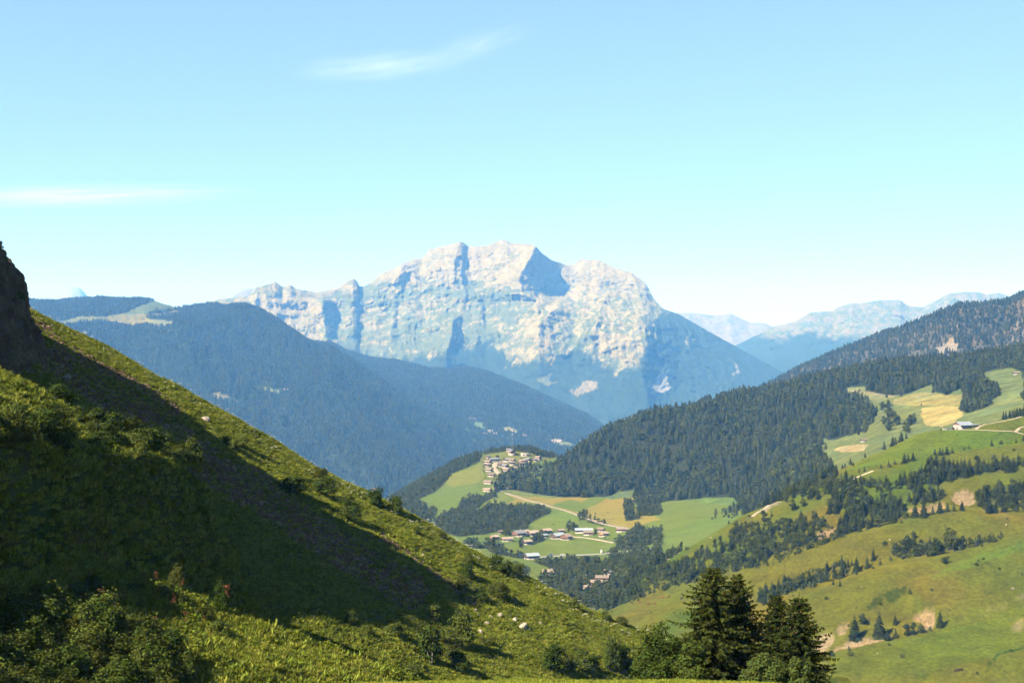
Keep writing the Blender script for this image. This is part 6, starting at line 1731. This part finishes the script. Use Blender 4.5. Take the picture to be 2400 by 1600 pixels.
for i, (conv, q, k) in enumerate(cows):
    (px, py), = conv(q); p = alp.hit(px, py)
    o = add_obj('cow', COW[k], None, (p.x, p.y, p.z + .05)); o.rotation_euler[2] = [.2, 2.6, .4, 2.9, -.3, 3.3, 1.9, .1, 3.0][i]; o.scale = (1.15,) * 3
    lab = ['red-brown cow walking, largest of those grazing on the slope', 'red-brown cow just left of the largest one', 'dark cow on its own near the spruce', 'dark cow at the far left of the grazing herd', 'brown cow second from the left of the grazing herd', 'brown cow beside the little bush on the slope', 'brown cow just right of the little bush',
           'dark cow at the brook, left of the pair', 'dark cow at the brook, right of the pair'][i]
    tag(o, lab, 'cow', 'cows grazing on the right pasture')

# ---- small growth: bushes on the rock face, red flower spikes, white umbels on the crest ----------------
for i, (px, py, y, h, lab) in enumerate(((2, 580, 214, 1.6, 'small leafy bush on top of the dark rock face'), (50, 700, 216, 1.7, 'small bare bush growing from the side of the rock face'), (36, 1012, 138, 2.2, 'small bush at the left edge above the thicket'))):
    x, y, z = W(px, py, y)
    root = tag(empty('shrub', (x, y, z - .4), i * 2.0, (h * .8, h * .8, h)), lab, 'shrub', 'bushes on the rock face')
    add_obj('crown', BUSH[i][0], root); add_obj('stems', BUSH[i][1], root)
fm = []
for i in range(2):
    rr = np.random.default_rng(i); n = 40
    c = np.stack([rr.normal(0, .12, n), rr.normal(0, .12, n), rr.uniform(.35, 1.1, n)], -1)
    V, Q = quads_at(c, rr.normal(size=(n, 3)), .1, rr, 1.0, .8); fm.append(mesh_from('flower_spike', V, Q, LM_red))
FLW = proto_collection('flower_spike', fm)
r = np.random.default_rng(91)
m = inpoly(left.PX, left.PY, Z2((-100,200),(600,300),(1700,1100),(1300,1500),(0,1600),(-100,1600))).astype(float) * (left.y < 150)
P, _ = left.samples(40, r, m); P[:, 2] += r.uniform(.2, 1.6, len(P))
scatter('flowers', 'rust-red flower spikes among the shrubs at bottom left', P, r.uniform(.7, 1.3, len(P)), r.uniform(0, 6.28, len(P)), r.integers(0, 2, len(P)), FLW)
um = []
rr = np.random.default_rng(3); n = 14
c = np.stack([rr.normal(0, .1, n), rr.normal(0, .1, n), .62 + rr.normal(0, .02, n)], -1)
V1, Q1 = quads_at(c, np.tile((0., 0, 1), (n, 1)), .08, rr, 1.0, .3)
um.append(mesh_from('umbel', V1, Q1, simple_mat('cream_umbels', (0.62, 0.6, 0.5), .9, .1)))
UMB = proto_collection('umbel', um)
P, _ = left.samples(450, r, sl * (np.abs(left.y - 248) < 6) * 1.0)
scatter('flowers', 'cream umbel flowers along the crest of the left slope', P, r.uniform(.8, 1.5, len(P)), r.uniform(0, 6.28, len(P)), np.zeros(len(P)), UMB)

# ---- cirrus ---------------------------------------------------------------------------------------------
def cirrus(label, pa, pb, thick, y, dens, seed):
    a = Vector(W(*pa, y)); b = Vector(W(*pb, y)); mid = (a + b) / 2; L = (b - a).length
    bm = bmesh.new(); bmesh.ops.create_icosphere(bm, subdivisions=3, radius=1.0)
    me = bpy.data.meshes.new('cirrus_cloud'); bm.to_mesh(me); bm.free()
    m, nt, li = nodes_of('ice_cloud_%d' % seed)
    out = N(nt, 'ShaderNodeOutputMaterial'); pv = N(nt, 'ShaderNodeVolumePrincipled')
    pv.inputs['Color'].default_value = (.97, .98, 1, 1); pv.inputs['Density Attribute'].default_value = ''; pv.inputs['Absorption Color'].default_value = (1, 1, 1, 1)
    tc = N(nt, 'ShaderNodeTexCoord')
    ln = N(nt, 'ShaderNodeVectorMath', operation='LENGTH'); li.new(tc.outputs['Object'], ln.inputs[0])
    fal = N(nt, 'ShaderNodeMapRange', inp={'From Min': 1.0, 'From Max': 0.0}); li.new(ln.outputs['Value'], fal.inputs['Value'])
    mp = N(nt, 'ShaderNodeMapping', inp={'Scale': (1.6, 1.5, 6.0), 'Location': (seed * 3.7, 0, 0), 'Rotation': (0, .25, 0)}); li.new(tc.outputs['Object'], mp.inputs['Vector'])
    no = N(nt, 'ShaderNodeTexNoise', inp={'Scale': 1.5, 'Detail': 4.0, 'Roughness': .62}); li.new(mp.outputs[0], no.inputs['Vector'])
    nr = N(nt, 'ShaderNodeMapRange', inp={'From Min': .4, 'From Max': .72, 'To Max': 1.3}); li.new(no.outputs['Fac'], nr.inputs['Value'])
    pw = N(nt, 'ShaderNodeMath', operation='POWER', inp={1: 1.6}); li.new(fal.outputs[0], pw.inputs[0])
    m1 = N(nt, 'ShaderNodeMath', operation='MULTIPLY'); li.new(pw.outputs[0], m1.inputs[0]); li.new(nr.outputs[0], m1.inputs[1])
    m2 = N(nt, 'ShaderNodeMath', operation='MULTIPLY', inp={1: dens}); li.new(m1.outputs[0], m2.inputs[0])
    li.new(m2.outputs[0], pv.inputs['Density']); li.new(pv.outputs[0], out.inputs['Volume'])
    me.materials.append(m)
    o = add_obj('cirrus_cloud', me, None, mid)
    d = b - a
    o.rotation_euler = (0, -math.atan2(d.z, d.x), 0)
    o.scale = (L / 2, 1600, thick / F * y / 2)
    return tag(o, label, 'cloud', 'thin cirrus clouds')
cirrus('bright thin cirrus streak high above the mountain', (640, 175), (1130, 138), 58, 30000, 5.5e-4, 1)
cirrus('faint cirrus wisp trailing up to the right of the bright streak', (930, 165), (1290, 55), 66, 31500, 2.4e-4, 2)
cirrus('long low cirrus streak at the left edge', (-330, 472), (660, 446), 62, 32500, 6e-4, 3)
